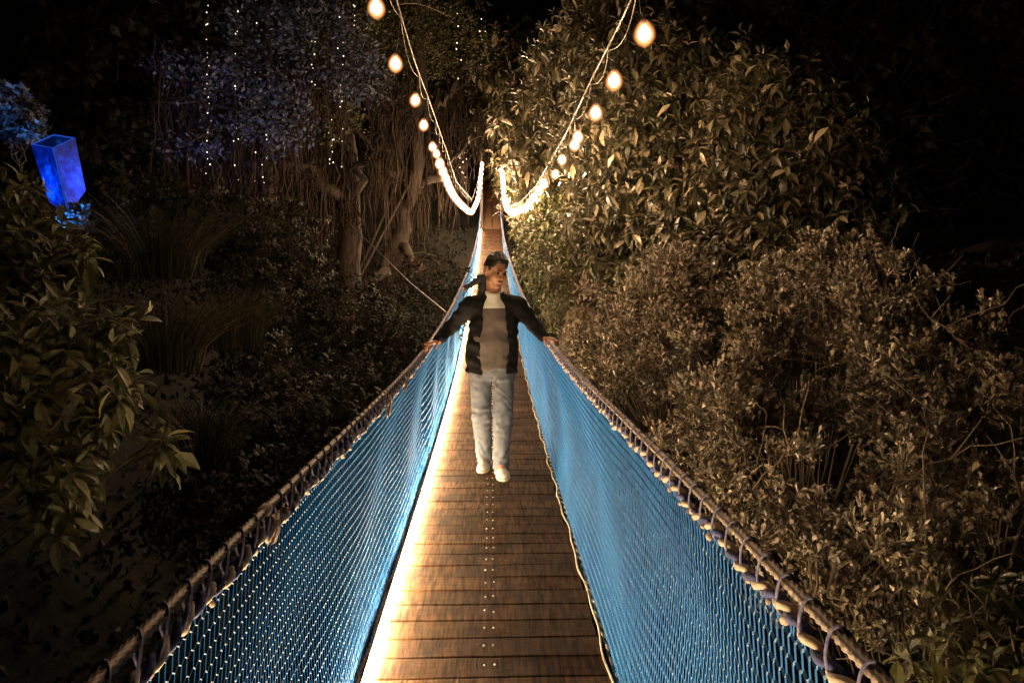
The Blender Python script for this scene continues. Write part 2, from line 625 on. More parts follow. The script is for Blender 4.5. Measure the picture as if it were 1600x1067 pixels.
# ------------------------------------------------------------------ festoon strings of bulbs
def bulb_profile(r):
    return [(r * .32, r * 1.15), (r * .5, r * .95), (r * .86, r * .45), (r, -.05 * r), (r * .93, -.5 * r), (r * .6, -.95 * r), (.001, -1.18 * r)]


def festoon(name, label, ys, bx, bz, cabx, cabz, sgn):
    t = thing(name, label, 'string light', (float(bx(ys[0])), ys[0], float(bz(ys[0]))))
    # feed wire clipped to the main cable, drooping between the clips
    pts = []
    cs = ys[::1]
    for a, c in zip(cs[:-1], cs[1:]):
        for k in range(8):
            q = k / 8
            yv = a + (c - a) * q
            d = .03 + .10 * math.sin(math.pi * q) ** .8
            pts.append([float(cabx(yv)) + sgn * .03 * math.sin(math.pi * q), yv, float(cabz(yv)) - d])
    MB().tubes(np.array(pts), 0.0042, 5).build('wire', M['wire'], t, True)
    bm_near = MB().lathe(bulb_profile(0.045), seg=10).mesh('bulb', True)
    bm_near.materials.append(M['bulb'])
    bm_far = MB().lathe(bulb_profile(0.066), seg=7).mesh('bulb', True)
    bm_far.materials.append(M['bulb_far'])
    sk = MB().lathe([(.0005, .045), (.016, .045), (.019, .02), (.021, -.02), (.0005, -.02)], seg=8).mesh('socket', True)
    sk.materials.append(M['socket'])
    gl = [MB().lathe([(.0005, r * 1.25)] + bulb_profile(r)[1:], seg=20).mesh('halo', True) for r in (.092, .125)]  # bloom shells added around the bulbs, wider for the far ones
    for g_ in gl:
        g_.materials.append(M['bulb_halo'])
    for k, yv in enumerate(ys):
        p = Vector((float(bx(yv)), yv, float(bz(yv))))
        far = yv > 14
        o = bpy.data.objects.new('bulb', bm_far if far else bm_near)
        COL.objects.link(o)
        o.parent = t
        o.matrix_parent_inverse = Matrix.Translation(-t.location)
        o.location = p
        o.rotation_euler = (random.gauss(0, .06), random.gauss(0, .06), 0)
        e_ = bpy.data.objects.new('halo', gl[1 if far else 0])
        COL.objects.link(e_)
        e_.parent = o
        s_ = bpy.data.objects.new('socket', sk)
        COL.objects.link(s_)
        s_.parent = o
        s_.location = (0, 0, (.058 if far else .048) * 1.15 + .012)
        top = Vector((float(cabx(yv)), yv, float(cabz(yv)) - .02))
        if not far:
            MB().tubes(np.array([top, top.lerp(p, .5) + Vector((0, 0, -.02)), p + Vector((0, 0, .10))]), 0.003, 4).build('lead', M['socket'], t, True)
    return t


PL = [on_plane(a, b, -1.0) for a, b in ((588, 12), (618, 101), (649, 156), (662, 196), (676, 230), (682, 240), (687, 256))]
PR = [on_plane(a, b, 1.1) for a, b in ((1003, 54), (957, 126), (929, 177), (902, 213), (897, 228), (878, 249), (868, 273), (856, 287))]
print('BULBS', [tuple(round(float(v), 2) for v in p) for p in PL], [tuple(round(float(v), 2) for v in p) for p in PR])
yl = [float(p[0]) for p in PL]
yr = [float(p[0]) for p in PR]
ysL = [5.4] + yl + list(np.arange(yl[-1] + .9, 27.9, 0.8)) + list(np.arange(28.2, 33.3, 0.4))
bxL = smooth_fn([-4, 5, 14, 20, 28, 30.5, 33.4], [-1.0, -1.0, -1.0, -.98, -.72, -.50, -.38], 0.3)
bzL = smooth_fn([-4] + yl + [18, 22, 26, 28, 30, 33.4], [2.9] + [float(p[1]) for p in PL] + [1.6, 1.52, 1.53, 1.62, 2.2, 4.2], 0.12)
festoon('string_light', 'left sagging string of glowing warm bulbs over the bridge', ysL, bxL, bzL, lambda v: -sxL(v), mcL, -1)
ysR = yr + list(np.arange(yr[-1] + .9, 24, 0.9)) + list(np.arange(24.4, 33.3, 0.45))
bxR = smooth_fn([-4, 0, 3, 4.6, 13, 18, 22, 26, 30, 33.4], [3.5, 2.3, 1.45, 1.12, 1.1, .85, .62, .5, .48, .48], 0.3)
bzR = smooth_fn([-4, 0] + yr + [18, 22, 25, 28, 31, 33.4], [2.7, 2.2] + [float(p[1]) for p in PR] + [1.15, 1.24, 1.55, 2.2, 3.1, 3.9], 0.12)
festoon('string_light', 'right string of glowing warm bulbs in front of the large-leaved shrubs', ysR, bxR, bzR, lambda v: sxR(v), mcR, 1)

# ------------------------------------------------------------------ terrain
def sstep(a, b, x):
    t = np.clip((x - a) / (b - a), 0, 1)
    return t * t * (3 - 2 * t)


def terrain(x, y):
    base = -6.5 + 0.3 * np.sin(x * .7) * np.cos(y * .5)
    right = sstep(0.5, 2.8, x) * (3.4 + 2.6 * sstep(5, 11, y)) + sstep(3, 10, x) * 0.5
    left = sstep(1.2, 10, -x) * 6.3 + sstep(9, 22, -x) * 4
    far = sstep(22, 34, y) * 7.5 + sstep(33, 46, y) * 5.5 + sstep(45, 70, y) * 6
    h = base + np.maximum.reduce([right, left, far]) + .25 * np.minimum(right, far)
    h = h + .12 * np.sin(x * 2.3 + y) + .10 * np.sin(y * 1.9 - x * .8) + .05 * np.sin(x * 5.1) * np.sin(y * 4.3)
    under = sstep(1.6, .7, np.abs(x)) * (y < 41)
    dk = np.where(y < Y_END, zdeck(np.clip(y, -3, Y_END)) - .5, 1.0 + (y - Y_END) * .37)
    return np.where(under > 0, np.minimum(h, dk + (1 - under) * 2.0), h)


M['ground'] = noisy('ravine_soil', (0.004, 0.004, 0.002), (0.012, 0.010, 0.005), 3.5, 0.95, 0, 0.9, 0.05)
gx = np.concatenate([np.linspace(-60, -12, 25), np.linspace(-11.5, 11.5, 150), np.linspace(12, 60, 25)])
gy = np.concatenate([np.linspace(-25, -3, 12), np.linspace(-2, 44, 190), np.linspace(45, 110, 30)])
GX, GY = np.meshgrid(gx, gy, indexing='ij')
GZ = terrain(GX, GY)
idx = np.arange(GX.size).reshape(GX.shape)
Q = np.stack([idx[:-1, :-1], idx[1:, :-1], idx[1:, 1:], idx[:-1, 1:]], -1).reshape(-1, 4)
ground = obj('ground', raw_mesh('ground', np.stack([GX, GY, GZ], -1).reshape(-1, 3), [Q], True), M['ground'])
tag(ground, kind='structure')

# path that climbs on beyond the bridge
M['path'] = noisy('brown_path_boards', (0.16, 0.085, 0.05), (0.24, 0.14, 0.085), 6, 0.8, 0, 0.4, 0.01)
b = MB()
yy = np.linspace(Y_END + .05, 41.5, 30)
zz = 1.2 + (yy - Y_END) * 0.37
for (x0, x1, dz) in ((-.50, .02, 0.0), (.05, .50, -.05)):
    V = []
    for yv, zv in zip(yy, zz):
        V += [[x0, yv, zv + dz], [x1, yv, zv + dz], [x1, yv, zv - .35], [x0, yv, zv - .35]]
    Q = []
    for k in range(len(yy) - 1):
        for j in range(4):
            Q.append([k * 4 + j, k * 4 + (j + 1) % 4, k * 4 + 4 + (j + 1) % 4, k * 4 + 4 + j])
    Q.append([0, 1, 2, 3])
    b.add(V, Q)
o = b.build('path', M['path'])
tag(o, kind='structure')

# ------------------------------------------------------------------ foliage kit
def leaf_tmpl(kind):
    if kind == 'broad':         # pointed oval leaf that folds on its midrib and droops
        rows = [(.22, .62), (.48, 1.0), (.76, .62)]
        V = [[0, 0, 0]]
        for t, w in rows:
            z = -.32 * t * t
            V += [[-w * .24, t, z + .06 * w], [0, t, z], [w * .24, t, z + .06 * w]]
        V.append([0, 1, -.36])
        T = [[0, 2, 1], [0, 3, 2]]
        for r in range(2):
            a = 1 + 3 * r
            for j in range(2):
                T += [[a + j, a + j + 1, a + j + 4], [a + j, a + j + 4, a + j + 3]]
        T += [[7, 8, 10], [8, 9, 10]]
    elif kind == 'spoon':       # small leaf, widest near its blunt tip
        rows = [(.4, .55), (.78, 1.0)]
        V = [[0, 0, 0]]
        for t, w in rows:
            V += [[-w * .24, t, .05 * w + .05 * t], [0, t, 0], [w * .24, t, .05 * w + .05 * t]]
        V.append([0, 1, .03])
        T = [[0, 2, 1], [0, 3, 2], [1, 2, 5], [1, 5, 4], [2, 3, 6], [2, 6, 5], [4, 5, 7], [5, 6, 7]]
    else:                       # plain small leaf for far crowns
        V = [[0, 0, 0], [-.24, .5, .04], [.24, .5, .04], [0, 1, -.12]]
        T = [[0, 2, 1], [1, 2, 3]]
    return np.array(V, float), np.array(T, int)


def unit(v):
    return v / (np.linalg.norm(v, axis=-1, keepdims=True) + 1e-9)


def put_leaves(b, kind, P, D, U, S, W=None):
    """leaves at P pointing along D, face normal near U, length S"""
    V, T = leaf_tmpl(kind)
    D = unit(D)
    X = unit(np.cross(D, U))
    Z = np.cross(X, D)
    S = S[:, None, None]
    Wd = 1.0 if W is None else W[:, None, None]
    out = P[:, None] + S * (V[None, :, 0:1] * X[:, None] * Wd + V[None, :, 1:2] * D[:, None] + V[None, :, 2:3] * Z[:, None])
    n = len(P)
    TT = (T[None] + (np.arange(n) * len(V))[:, None, None]).reshape(-1, 3)
    b.add(out.reshape(-1, 3), None, TT)


def rnd_dir(n):
    return unit(rng.normal(0, 1, (n, 3)))


def shoots_in(blobs, dens, shell=(.55, 1.0)):
    P, G, C = [], [], []
    for (c, r, sc) in blobs:
        c = np.array(c)
        sc = np.array(sc)
        n = max(6, int(dens * r * r * 4))
        d = rnd_dir(n)
        rad = (shell[0] + (shell[1] - shell[0]) * rng.random(n) ** .7) * (1 + .20 * rng.normal(0, 1, n))
        p = c + d * sc * (r * rad)[:, None]
        P.append(p)
        G.append(d)
        C.append(np.broadcast_to(c, p.shape))
    return np.concatenate(P), np.concatenate(G), np.concatenate(C)


def plant(name, label, cat, root, blobs, style, dens, leaf, mats, group=None, parts=('foliage', 'stem'), nleaf=7,
          shell=(.55, 1.0), twig=.22, stem_r=.012, woody=None):
    """blobs: list of (centre, radius, scale xyz)"""
    root = np.array(root, float)
    t = thing(name, label, cat, tuple(root), group)
    P, G, C = shoots_in(blobs, dens, shell)
    n = len(P)
    up = np.array([0, 0, 1.0])
    lb, sb = MB(), MB()
    if style == 'broad':
        g = unit(G * .5 + up * .9 + rng.normal(0, .3, (n, 3)))
    elif style == 'spoon':
        g = unit(G * .5 + up * .8 + rng.normal(0, .5, (n, 3)))
    else:
        g = unit(G + rng.normal(0, .5, (n, 3)))
    tl = twig * (0.7 + .6 * rng.random(n))
    A = unit(np.cross(g, rng.normal(0, 1, (n, 3))))
    B = np.cross(g, A)
    for k in range(nleaf):
        q = k / max(1, nleaf - 1)
        az = 2.4 * k + rng.normal(0, .25, n)
        side = A * np.cos(az)[:, None] + B * np.sin(az)[:, None]
        pos = P - g * (tl * q * (.65 if style != 'broad' else .8))[:, None]
        if style == 'broad':
            el = .25 + 1.0 * q + rng.normal(0, .12, n)          # young leaves upright, old ones hang
            D = g * np.cos(el * 1.5)[:, None] + side * np.sin(np.clip(el * 1.5, 0, 2.2))[:, None]
            D = D - up * (.75 * q)
            sz = leaf * (.45 + .65 * q ** .6) * (.75 + .5 * rng.random(n))
        elif style == 'spoon':
            el = .25 + .45 * q + rng.normal(0, .15, n)
            D = g * np.cos(el)[:, None] + side * np.sin(el)[:, None]
            sz = leaf * (.5 + .75 * rng.random(n))
        else:
            D = unit(side + g * .4 + rng.normal(0, .4, (n, 3)))
            sz = leaf * (.6 + .7 * rng.random(n))
        keep = rng.random(n) < .92
        U = g + side * .2 + rng.normal(0, .15, (n, 3))
        put_leaves(lb, {'broad': 'broad', 'spoon': 'spoon'}.get(style, 'plain'), pos[keep], D[keep], U[keep], sz[keep],
                   (.6 if style == 'broad' else .85) + .4 * rng.random(keep.sum()))
    # twigs and branches
    back = P - g * (tl * 1.1)[:, None]
    far = back * .45 + C * .55 + rng.normal(0, .06, P.shape)
    tw = np.stack([P, back, (back + far) / 2 + rng.normal(0, .03, P.shape), far], 1)
    if style == 'spoon':
        tw = tw[rng.random(n) < .18]
    sb.tubes(tw, np.array([.25, .45, .6, .8]) * stem_r * .45, 3)
    for (c, r, sc) in blobs:
        c = np.array(c)
        mid = (root + c) / 2 + rng.normal(0, .12 * r, 3)
        q1 = root * .7 + mid * .3 + rng.normal(0, .05, 3)
        sb.tubes(np.array([root, q1, mid, c + (0, 0, .1 * r)]), np.array([2.4, 2.0, 1.6, .8]) * stem_r, 7)
        m_ = 9 if woody is None else woody
        e = c + rnd_dir(m_) * np.array(sc) * r * .85
        pa = np.stack([np.broadcast_to(c, e.shape), (c + e) / 2 + rng.normal(0, .12 * r, e.shape) * .6, e], 1)
        sb.tubes(pa, np.array([1.0, .7, .3]) * stem_r, 4)
    lb.build(parts[0], mats[0], t)
    sb.build(parts[1], mats[1], t, True)
    return t


def B_(px, py, Y, r, sc=(1, 1, 1)):
    return (at(px, py, Y), r, sc)


M['bark'] = noisy('brown_bark', (0.02, 0.014, 0.010), (0.06, 0.042, 0.03), 12, 0.9, 0, 0.9, 0.02, (1, 1, .25))
M['twig'] = noisy('twig_bark', (0.05, 0.038, 0.026), (0.16, 0.12, 0.08), 9, 0.9)
M['leaf_big'] = leafmat('drooping_leaf', [(0.02, .022, .010), (0.05, .048, .024), (0.03, .032, .015), (0.16, .13, .07), (0.035, .036, .014), (.52, .42, .26), (.04, .04, .018), (.18, .15, .08)], .7, .34, .08)  # few pale tones among dark ones paint in contrast the soft light lacks
M['leaf_spoon'] = leafmat('spoon_leaf', [(0.02, .016, .008), (0.22, .175, .11), (0.015, .013, .007), (.88, .72, .52), (.02, .017, .010), (.68, .55, .39), (.02, .017, .009), (.38, .31, .205)], .7, .34, .08)  # pale and near-black tones put highlight and gap contrast into the colour
M['leaf_green'] = leafmat('green_leaf', [(0.02, .03, .008), (0.08, .09, .022), (0.03, .04, .010), (.30, .28, .12), (.05, .06, .015), (.14, .13, .05), (.02, .025, .008), (.20, .15, .08)], .6, .38, .12)
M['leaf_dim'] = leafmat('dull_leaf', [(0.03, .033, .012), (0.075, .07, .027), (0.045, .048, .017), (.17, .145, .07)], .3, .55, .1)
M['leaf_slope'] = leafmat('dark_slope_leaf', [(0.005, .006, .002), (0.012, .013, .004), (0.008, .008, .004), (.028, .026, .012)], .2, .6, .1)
M['leaf_blue_lit'] = leafmat('blue_lit_leaf', [(0.02, .025, .04), (0.05, .06, .09), (0.13, .15, .2), (.03, .035, .05)], .35, .5)  # blue in these tones paints in part of the spotlights' tint
M['moss'] = leafmat('hanging_moss', [(0.018, .012, .008), (0.035, .025, .018), (0.07, .05, .035)], .1, .95, 0.15)
M['grass'] = leafmat('dry_grass', [(0.012, .013, .005), (0.03, .028, .012), (0.09, .075, .04)], .2, .7)

G1 = 'large-leaved shrubs right of the bridge'
plant('shrub', 'tall shrub with big drooping leaves reaching highest behind the right bulbs', 'shrub', (2.6, 12, -2),
      [B_(1010, 130, 12, 1.0), B_(1090, 200, 11, 1.0), B_(960, 210, 13, 1.0), B_(1000, 330, 12, 1.1), B_(1100, 330, 10.5, 1.1), B_(950, 60, 14, 1.0), B_(905, 120, 16, 1.1), B_(1030, 240, 11, .9)],
      'broad', 120, .21, (M['leaf_big'], M['bark']), G1, nleaf=9)
plant('shrub', 'rounded large-leaved shrub at the dark right edge of the upper foliage', 'shrub', (4.2, 9.5, -2),
      [B_(1190, 200, 9.5, .85), B_(1270, 250, 9.2, .75), B_(1280, 350, 9, .75), B_(1190, 330, 9.5, 1.0), B_(1150, 420, 9.2, .9), B_(1330, 290, 9.4, .42), B_(1240, 420, 8.6, .6), B_(1180, 150, 9.7, .5)],
      'broad', 130, .20, (M['leaf_big'], M['bark']), G1, nleaf=9)
plant('shrub', 'leafy shrub behind the man on the right bank, below the lowest bulbs', 'shrub', (1.6, 17, -1),
      [B_(850, 400, 19, .75), B_(890, 350, 17, 1.0), B_(930, 420, 15, 1.0), B_(870, 450, 14, .5), B_(840, 370, 22, .75), B_(935, 330, 16, .9), B_(1000, 430, 12, .8)],
      'broad', 95, .19, (M['leaf_green'], M['bark']), G1, nleaf=8)
plant('tree', 'big-leaved tree overhanging the far end of the bridge', 'tree', (2.5, 33, 2),
      [B_(800, 200, 36, 1.6), B_(830, 260, 33, 1.6), B_(870, 180, 30, 2.3), B_(820, 130, 36, 2.4), B_(880, 270, 27, 1.6), B_(795, 240, 38, 1.2), B_(775, 215, 42, 1.3), B_(850, 320, 30, 1.3)],
      'broad', 40, .50, (M['leaf_big'], M['bark']), None, ('crown', 'trunk'), nleaf=9, twig=.5, stem_r=.03)

G2 = 'small-leaved shrubs right of the bridge'
spoon = [
    ('dense small-leaved shrub covering the bank behind the man\'s right-hand rail', (1.9, 8, -2.2), 7.5,
     [B_(960, 500, 9, .75), B_(1040, 480, 8, .85), B_(1010, 560, 7.2, .65), B_(1100, 450, 8.2, .8), B_(960, 590, 7.2, .42), B_(930, 540, 8.6, .45)], .060, 300),
    ('small-leaved shrub in the middle right with pale bare branches showing', (2.4, 5.4, -2.6), 5,
     [B_(1150, 540, 5.8, .62), B_(1240, 500, 5.6, .6), B_(1100, 620, 5.4, .55), B_(1200, 640, 5.0, .6), B_(1290, 590, 5.0, .55), B_(1250, 430, 6.4, .55)], .052, 400),
    ('small-leaved shrub at the right edge with tall sprigs against the black', (3.0, 4.2, -2.4), 4,
     [B_(1400, 560, 4.5, .5), B_(1480, 560, 4.2, .42), B_(1350, 480, 4.9, .5), B_(1560, 640, 3.9, .42), B_(1430, 670, 3.9, .5), B_(1440, 450, 4.7, .2), B_(1340, 405, 5.2, .26), B_(1520, 510, 4.3, .22)], .048, 440),
    ('dim small-leaved shrub just beyond the right net in the lower part', (1.9, 2.9, -2.8), 3,
     [B_(1200, 760, 3.6, .42), B_(1100, 700, 4.3, .42), B_(1320, 760, 3.2, .42), B_(1250, 860, 2.9, .30), B_(1420, 830, 2.9, .42), B_(1560, 800, 3.0, .45), B_(1380, 930, 2.6, .3)], .042, 420),
]
def clumps(bl, n, f):
    out = []
    for c_, r_, s_ in bl:
        d = rnd_dir(n) * (rng.random((n, 1)) ** .4) * r_
        out += [(np.array(c_) + q * .8, r_ * f * random.uniform(.5, 1.25), (1, 1, random.uniform(.6, 1.1))) for q in d]
    return out


M['bare'] = noisy('pale_bare_branch', (0.10, 0.075, 0.05), (0.24, 0.18, 0.13), 14, 0.85)
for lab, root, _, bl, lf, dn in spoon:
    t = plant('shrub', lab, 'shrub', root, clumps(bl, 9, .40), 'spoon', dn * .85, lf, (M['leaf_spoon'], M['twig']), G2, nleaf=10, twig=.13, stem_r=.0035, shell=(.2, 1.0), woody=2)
    bb = MB()
    for c_, r_, s_ in bl:
        for q in range(2):
            d0 = rnd_dir(1)[0] * np.array([1, .4, 1])
            p0 = np.array(c_) + d0 * r_ * .5 - np.array([0, r_ * .75, 0])
            pts = [p0]
            dv = unit(rng.normal(0, 1, 3) * np.array([1, .3, .6]) + np.array([.3, 0, .25]))
            for k in range(7):
                pts.append(pts[-1] + dv * r_ * .22)
                dv = unit(dv + rng.normal(0, .35, 3))
            bb.tubes(np.array(pts), np.linspace(.0045, .0012, 8), 5)
            m_ = pts[3]
            dv = unit(dv + rng.normal(0, .8, 3))
            bb.tubes(np.array([m_, m_ + dv * r_ * .2, m_ + dv * r_ * .45 + rng.normal(0, .03, 3)]), np.array([.004, .003, .001]), 4)
    tag(bb.build('bare_branches', M['bare'], t, True), kind='stuff')
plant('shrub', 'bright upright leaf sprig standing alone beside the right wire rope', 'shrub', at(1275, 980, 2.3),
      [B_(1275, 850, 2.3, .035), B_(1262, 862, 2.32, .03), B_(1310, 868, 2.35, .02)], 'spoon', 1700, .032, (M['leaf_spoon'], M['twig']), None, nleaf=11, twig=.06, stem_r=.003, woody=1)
plant('broadleaf_plant', 'green broadleaf plant at the bottom right corner', 'plant', (1.9, 2.2, -2.4),
      [B_(1540, 1010, 2.2, .24), B_(1590, 960, 2.3, .2), B_(1480, 1050, 2.1, .18), B_(1600, 1060, 2.0, .2)],
      'broad', 200, .085, (M['leaf_green'], M['twig']), None, nleaf=9, twig=.12, stem_r=.006)

G3 = 'broad-leaved shrubs on the dark left side'
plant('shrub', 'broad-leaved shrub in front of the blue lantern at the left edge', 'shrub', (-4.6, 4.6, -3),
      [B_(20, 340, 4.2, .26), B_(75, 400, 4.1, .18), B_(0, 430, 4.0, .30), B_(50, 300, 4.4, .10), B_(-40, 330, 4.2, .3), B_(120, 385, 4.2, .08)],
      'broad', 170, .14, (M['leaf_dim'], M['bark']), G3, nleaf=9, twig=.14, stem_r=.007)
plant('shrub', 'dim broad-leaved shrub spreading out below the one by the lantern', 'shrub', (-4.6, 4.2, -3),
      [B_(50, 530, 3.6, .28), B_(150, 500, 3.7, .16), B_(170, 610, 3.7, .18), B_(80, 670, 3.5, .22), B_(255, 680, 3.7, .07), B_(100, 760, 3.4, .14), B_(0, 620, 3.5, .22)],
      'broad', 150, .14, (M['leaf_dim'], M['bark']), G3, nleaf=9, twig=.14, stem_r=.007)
G4 = 'dark bushes on the left slope'
bushes = [('dark low bush at the foot of the mossy trees', (-3.0, 13, -3), [B_(560, 520, 13, 1.0), B_(470, 560, 12.5, 1.0), B_(640, 560, 12, .9), B_(680, 480, 14, .8), B_(560, 620, 11, .9)]),
          ('dark olive bush on the left slope below the grass clumps', (-3.5, 8.5, -4), [B_(400, 600, 9, .75), B_(470, 680, 8.4, .8), B_(380, 700, 8, .7), B_(540, 650, 9, .6), B_(330, 780, 7, .7), B_(450, 780, 7.5, .6)]),
          ('dark bush behind the grass clumps under the hanging moss', (-6.0, 13, -2), [B_(330, 360, 13, .9), B_(420, 380, 13, .9), B_(260, 340, 13, .8), B_(400, 480, 12, .9), B_(470, 440, 13, .8), B_(180, 380, 12, .9)])]
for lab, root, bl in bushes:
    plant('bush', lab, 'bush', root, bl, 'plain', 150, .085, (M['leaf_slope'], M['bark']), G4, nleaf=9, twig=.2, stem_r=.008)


def grass_clump(name, label, px, py, Y, r, h, n):
    c = at(px, py, Y)
    t = thing(name, label, 'grass clump', tuple(c - np.array([0, 0, h])), 'tall grass clumps on the left slope')
    a = rng.random(n) * 2 * np.pi
    q = np.sqrt(rng.random(n))
    base = c - np.array([0, 0, h]) + np.stack([np.cos(a) * q * r * .6, np.sin(a) * q * r * .6, 0 * a], -1)
    L = h * (.8 + .6 * rng.random(n))
    lean = np.stack([np.cos(a), np.sin(a), 0 * a], -1) * (q * .55 + rng.normal(0, .45, n))[:, None]
    P = [base + (np.array([0, 0, 1.0]) * (L * s)[:, None]) * (1 - .18 * s) + lean * (L * s * s * .8)[:, None] for s in (0, .35, .7, 1.0)]
    b = MB()
    b.tubes(np.stack(P, 1), np.array([.005, .004, .003, .0012]), 3)
    b.build('blades', M['grass'], t)


grass_clump('grass_clump', 'pale tall grass clump in the middle of the dark left slope', 255, 480, 7.0, .5, .6, 500)
grass_clump('grass_clump', 'taller grass clump beside the blue lantern leaves', 250, 330, 9.0, .7, .8, 450)
grass_clump('grass_clump', 'grass clump just right of the pale tall clump', 360, 460, 8.5, .6, .6, 400)
grass_clump('grass_clump', 'lowest dim grass clump on the left slope', 310, 640, 6.0, .45, .45, 350)

# ground cover on the banks
n = 26000
x = np.concatenate([rng.uniform(-14, -1.0, n), rng.uniform(.9, 9, n // 2), rng.uniform(-9, 9, n // 2)])
yv = np.concatenate([rng.uniform(1, 34, n), rng.uniform(1, 34, n // 2), rng.uniform(34, 60, n // 2)])
k = ~((np.abs(x) < .75) & (yv > 28) & (yv < 42))
x, yv = x[k], yv[k]
P = np.stack([x, yv, terrain(x, yv)], -1)
lb = MB()
D = unit(rng.normal(0, .7, (len(x), 3)) + np.array([0, 0, .8]))
put_leaves(lb, 'plain', P, D, rng.normal(0, 1, D.shape), .07 + .16 * rng.random(len(x)))
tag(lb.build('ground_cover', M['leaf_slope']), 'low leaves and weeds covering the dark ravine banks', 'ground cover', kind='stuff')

# ------------------------------------------------------------------ trees with hanging moss, left background
def limb(b, pts, r0, r1, wob=.06, n=14, sides=8):
    pts = np.array(pts, float)
    s = np.linspace(0, len(pts) - 1, n)
    P = np.stack([np.interp(s, np.arange(len(pts)), pts[:, i]) for i in range(3)], -1)
    P[1:-1] += rng.normal(0, wob, (n - 2, 3))
    R = np.linspace(r0, r1, n) * (1 + .12 * rng.normal(0, 1, n))
    b.tubes(P, R, sides)
    return P


def moss_tree(label, root, limbs, crown_blobs, leafm, moss_n, moss_len, group, r0=.3, dens=60, leafs=.12):
    t = thing('mossy_tree', label, 'tree', tuple(root), group)
    tb, mo, lb = MB(), MB(), MB()
    pts = []
    for k, L in enumerate(limbs):
        P = limb(tb, L, r0 if k == 0 else r0 * .45, r0 * .4 if k == 0 else r0 * .12, .07 if k == 0 else .1)
        pts.append(P if k else P[8:])
    pts = np.concatenate(pts)
    # side twigs
    i = rng.integers(0, len(pts), 160)
    e = pts[i] + rng.normal(0, .55, (160, 3)) * np.array([1, .6, .6])
    tb.tubes(np.stack([pts[i], (pts[i] + e) / 2 + rng.normal(0, .08, e.shape), e], 1), np.array([.028, .018, .008]), 4)
    hang = np.concatenate([pts[i] + (e - pts[i]) * rng.random((160, 1)) for _ in range(3)] + [e])
    j = rng.integers(0, len(hang), moss_n)
    # moss hangs in bundles of strands
    base = hang[j] + rng.normal(0, .05, (moss_n, 3))
    ln = moss_len * (.25 + rng.random(moss_n) ** 1.6) * (0.6 + .8 * (np.sin(j * 1.7) * .5 + .5))
    K = 6
    P = np.zeros((moss_n, K, 3))
    dx = rng.normal(0, .03, (moss_n, 2))
    for q in range(K):
        s = q / (K - 1)
        P[:, q] = base
        P[:, q, 2] -= ln * s
        P[:, q, :2] += dx * s + rng.normal(0, .05, (moss_n, 2))
    R = np.array([.010, .022, .020, .017, .011, .002])[None] * (.5 + .7 * rng.random((moss_n, 1)))
    mo.tubes(P, R, 3)
    if crown_blobs:
        Pp, G, C = shoots_in(crown_blobs, dens)
        for q in range(8):
            D = unit(G * .4 + rng.normal(0, 1, Pp.shape))
            put_leaves(lb, 'plain', Pp + rng.normal(0, .10, Pp.shape), D, rng.normal(0, 1, Pp.shape), leafs * (.5 + .8 * rng.random(len(Pp))))
        lb.build('crown', leafm, t)
        bc = np.array([c for c, r, s in crown_blobs])
        for c_ in bc:
            tb.tubes(np.array([pts[rng.integers(0, len(pts))], (c_ + pts[-1]) / 2, c_]), np.array([.06, .04, .02]), 5)
    tb.build('trunk', M['bark'], t, True)
    tag(mo.build('moss', M['moss'], t), kind='stuff')
    return t


G5 = 'mossy trees on the left bank'
moss_tree('leaning mossy tree nearest the bridge, left of the lowest bulbs', at(585, 520, 25.0),
          [[at(600, 520, 25.0), at(605, 430, 25.0), at(628, 350, 25.0), at(650, 280, 25.0), at(660, 120, 25.0), at(640, -60, 25.0)],
           [at(640, 300, 25.0), at(690, 270, 25.7), at(728, 230, 31), at(740, 160, 33)],
           [at(645, 290, 25.0), at(590, 250, 24.3), at(540, 260, 23.5)],
           [at(655, 200, 25.0), at(700, 150, 25.0), at(730, 90, 25.0)],
           [at(655, 150, 25.0), at(600, 110, 25.0), at(560, 60, 25.0)],
           [at(615, 400, 25.0), at(590, 440, 23.5), at(545, 470, 22.9), at(520, 500, 22.6)],
           [at(620, 380, 25.0), at(650, 410, 24.3), at(655, 500, 24.3)]],
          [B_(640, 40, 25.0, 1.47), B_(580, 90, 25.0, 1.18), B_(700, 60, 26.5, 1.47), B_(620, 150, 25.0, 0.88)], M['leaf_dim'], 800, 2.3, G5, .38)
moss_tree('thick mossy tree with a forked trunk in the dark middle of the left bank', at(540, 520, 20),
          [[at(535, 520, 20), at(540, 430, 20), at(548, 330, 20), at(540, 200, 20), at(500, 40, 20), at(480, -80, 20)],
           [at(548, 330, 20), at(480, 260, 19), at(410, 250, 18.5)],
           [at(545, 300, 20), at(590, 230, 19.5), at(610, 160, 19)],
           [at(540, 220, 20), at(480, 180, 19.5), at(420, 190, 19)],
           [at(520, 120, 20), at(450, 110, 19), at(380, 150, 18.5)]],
          [B_(470, 90, 19, 1.0), B_(540, 60, 20, 1.0), B_(520, 180, 19, .7)], M['leaf_dim'], 900, 1.9, G5, .36)
